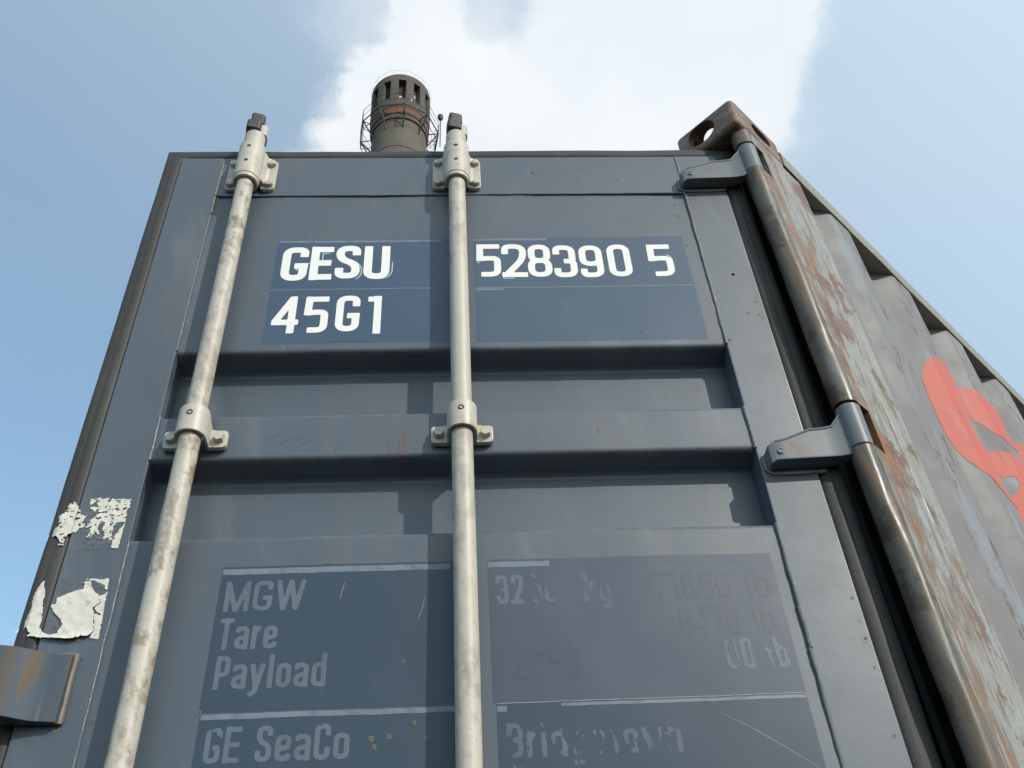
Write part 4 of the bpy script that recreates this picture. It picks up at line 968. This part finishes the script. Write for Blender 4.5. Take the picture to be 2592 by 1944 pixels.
CC = Vector((-4.05, 48.54, 0))
ch = bpy.data.objects.new('chimney', None); COL.objects.link(ch); ch.location = CC
tag(ch, 'tall dark concrete chimney with flared windowed head and steel platform behind the container', 'chimney')
def cp(mb, name, mat, parent=ch, **k): return mb.obj(name, mat, parent, CC, **k)
def ring(r, z, a0=0.0, n=10): return [CC + Vector((r*math.cos(a0+2*math.pi*k/n), r*math.sin(a0+2*math.pi*k/n), z)) for k in range(n)]
TOCAM = math.atan2(cy-CC.y, cx-CC.x)                       # bearing from the chimney to the yard
m = MB(); m.lathe([(3.3, -0.2), (3.0, 20), (2.7, 45), (2.46, 65), (2.40, 71.35), (2.435, 71.36), (2.435, 71.50), (2.40, 71.51), (2.37, 75.4), (2.0, 75.45)], CC.xy, 96); cp(m, 'shaft', MAT['shaft'])
m = MB(); m.lathe([(2.2, 75.46), (2.45, 75.46), (2.47, 75.6), (2.49, 76.05)], CC.xy, 96, cap=False); m.lathe([(2.49, 76.05), (2.535, 76.05), (2.55, 76.10), (2.53, 76.14)], CC.xy, 96, cap=False); cp(m, 'flared_collar', MAT['head'])
m = MB(); m.lathe([(2.50, 76.14), (2.57, 77.0)], CC.xy, 96, cap=False); cp(m, 'brick_band', MAT['brick'])
m = MB(); m.lathe([(2.56, 77.0), (2.60, 77.0), (2.62, 77.5), (2.64, 78.3), (2.20, 78.32)], CC.xy, 96, cap=False); cp(m, 'head_wall', MAT['head'])
m = MB(); m.lathe([(2.12, 78.0), (2.12, 82.0)], CC.xy, 64, cap=False); cp(m, 'inner_lining', MAT['lining'])
m = MB(); m.lathe([(2.12, 81.2), (2.66, 81.2), (2.66, 82.1), (2.63, 82.16), (2.15, 82.16)], CC.xy, 96, cap=False); cp(m, 'head_rim', MAT['head'])
NW = 12
for k in range(NW):
    a0 = TOCAM + R(1.5) + 2*math.pi*(k+0.5)/NW; hw = R(7.5); rs = []
    for z in (78.29, 79.3, 80.3, 81.21):
        rs.append([CC + Vector((r*math.cos(a0+t), r*math.sin(a0+t), z)) for r, t in [(2.655, -hw+hw*2*i/8) for i in range(9)] + [(2.2, hw), (2.2, -hw)]])
    m = MB(); m.rings(rs); cp(m, 'pier', MAT['head'])
for k, (az_, zz_, sz) in enumerate(((-2, 78.32, .40), (20, 78.32, .42), (29, 78.32, .30), (-24, 78.32, .22), (-6, 79.0, .16), (54, 78.32, .3), (27, 79.2, .25))):
    # loose rubble heaped on the sills
    m = MB(); a = TOCAM + R(az_); c0 = CC + Vector((2.42*math.cos(a), 2.42*math.sin(a), zz_)); b = bmesh.new(); bmesh.ops.create_icosphere(b, subdivisions=3, radius=1)
    for v in b.verts:
        q = v.co*1.7 + Vector((k*5, 0, 0)); v.co = c0 + Vector((v.co.x*sz*.55, v.co.y*sz*.55, v.co.z*sz*1.1))*(1+0.45*noise.noise(q))
    m._merge(b); cp(m, 'rubble', MAT['soil'] if k != 4 else MAT['brick'])
# polygon platform of angle steel round the neck
NP = 10; A0 = TOCAM + R(6); RP = 3.45
def pvt(k, z, r=RP): return CC + Vector((r*math.cos(A0+2*math.pi*k/NP), r*math.sin(A0+2*math.pi*k/NP), z))
def polyring(z, r, rad, name):
    m = MB()
    for k in range(NP): m.tube([pvt(k, z, r), pvt(k+1, z, r)], rad, 6)
    cp(m, name, MAT['steel'], plat)
plat = MB()
for k in range(NP): plat.tube([pvt(k, 76.1), pvt(k+1, 76.1)], 0.055, 6); plat.tube([pvt(k, 76.1), pvt(k, 76.1, 2.45)], 0.05, 6)
plat = cp(plat, 'platform', MAT['steel'])
polyring(76.95, RP+.02, 0.018, 'guard_rail'); polyring(77.75, RP+.05, 0.022, 'guard_rail')
for k in range(NP):
    m = MB(); m.tube([pvt(k, 76.05), pvt(k, 77.78, RP+.05)], 0.026, 6); cp(m, 'rail_post', MAT['steel'], plat)
    m = MB(); m.tube([pvt(k, 76.05, RP-.05), pvt(k, 74.2, 2.38)], 0.062, 6); cp(m, 'strut', MAT['steel'], plat)
    m = MB(); m.tube([pvt(k, 75.0, RP-.1), pvt(k, 76.1, RP)], 0.04, 6); m.tube([pvt(k, 75.0, RP-.1), pvt(k, 75.0, 2.38)], 0.035, 6); m.tube([pvt(k, 75.0, RP-.1), pvt(k+1, 75.0, RP-.1)], 0.03, 6); cp(m, 'strut', MAT['steel'], plat)
# floodlight and aerials on the side away from the casting
a = TOCAM + R(88); d = Vector((math.cos(a), math.sin(a), 0)); base = CC + d*3.55
m = MB(); m.tube([base + Vector((0, 0, 75.0)), base + d*.05 + Vector((0, 0, 79.2))], 0.045, 6); lp_ = cp(m, 'lamp_pole', MAT['steel'])
m = MB(); c0 = base + d*.05 + Vector((0, 0, 79.65))
m.rings([[c0 + Vector((rr*math.cos(2*math.pi*k/16), rr*math.sin(2*math.pi*k/16), z)) for k in range(16)] for rr, z in ((.06, -.45), (.20, -.32), (.26, -.05), (.25, .18), (.14, .33))]); cp(m, 'floodlight', MAT['steel'], lp_)
m = MB()
for off, h, ln in ((-.55, 77.6, .02), (-.85, 76.9, .012), (-.35, 76.4, .015)): m.tube([base + d*off + Vector((0, 0, 74.6)), base + d*(off+.12) + Vector((0, 0, h))], 0.022, 5)
cp(m, 'aerial', MAT['steel'])
# thin guard rail on the rim
m = MB(); n = 48
for z, r_ in ((82.70, .008),):
    m.tube([CC + Vector((2.70*math.cos(2*math.pi*k/n), 2.70*math.sin(2*math.pi*k/n), z)) for k in range(n+1)], r_, 5)
for k in range(18):
    a = 2*math.pi*k/18; m.tube([CC + Vector((2.6*math.cos(a), 2.6*math.sin(a), 82.1)), CC + Vector((2.70*math.cos(a), 2.70*math.sin(a), 82.70))], 0.008, 5)
cp(m, 'rim_railing', MAT['steel'])
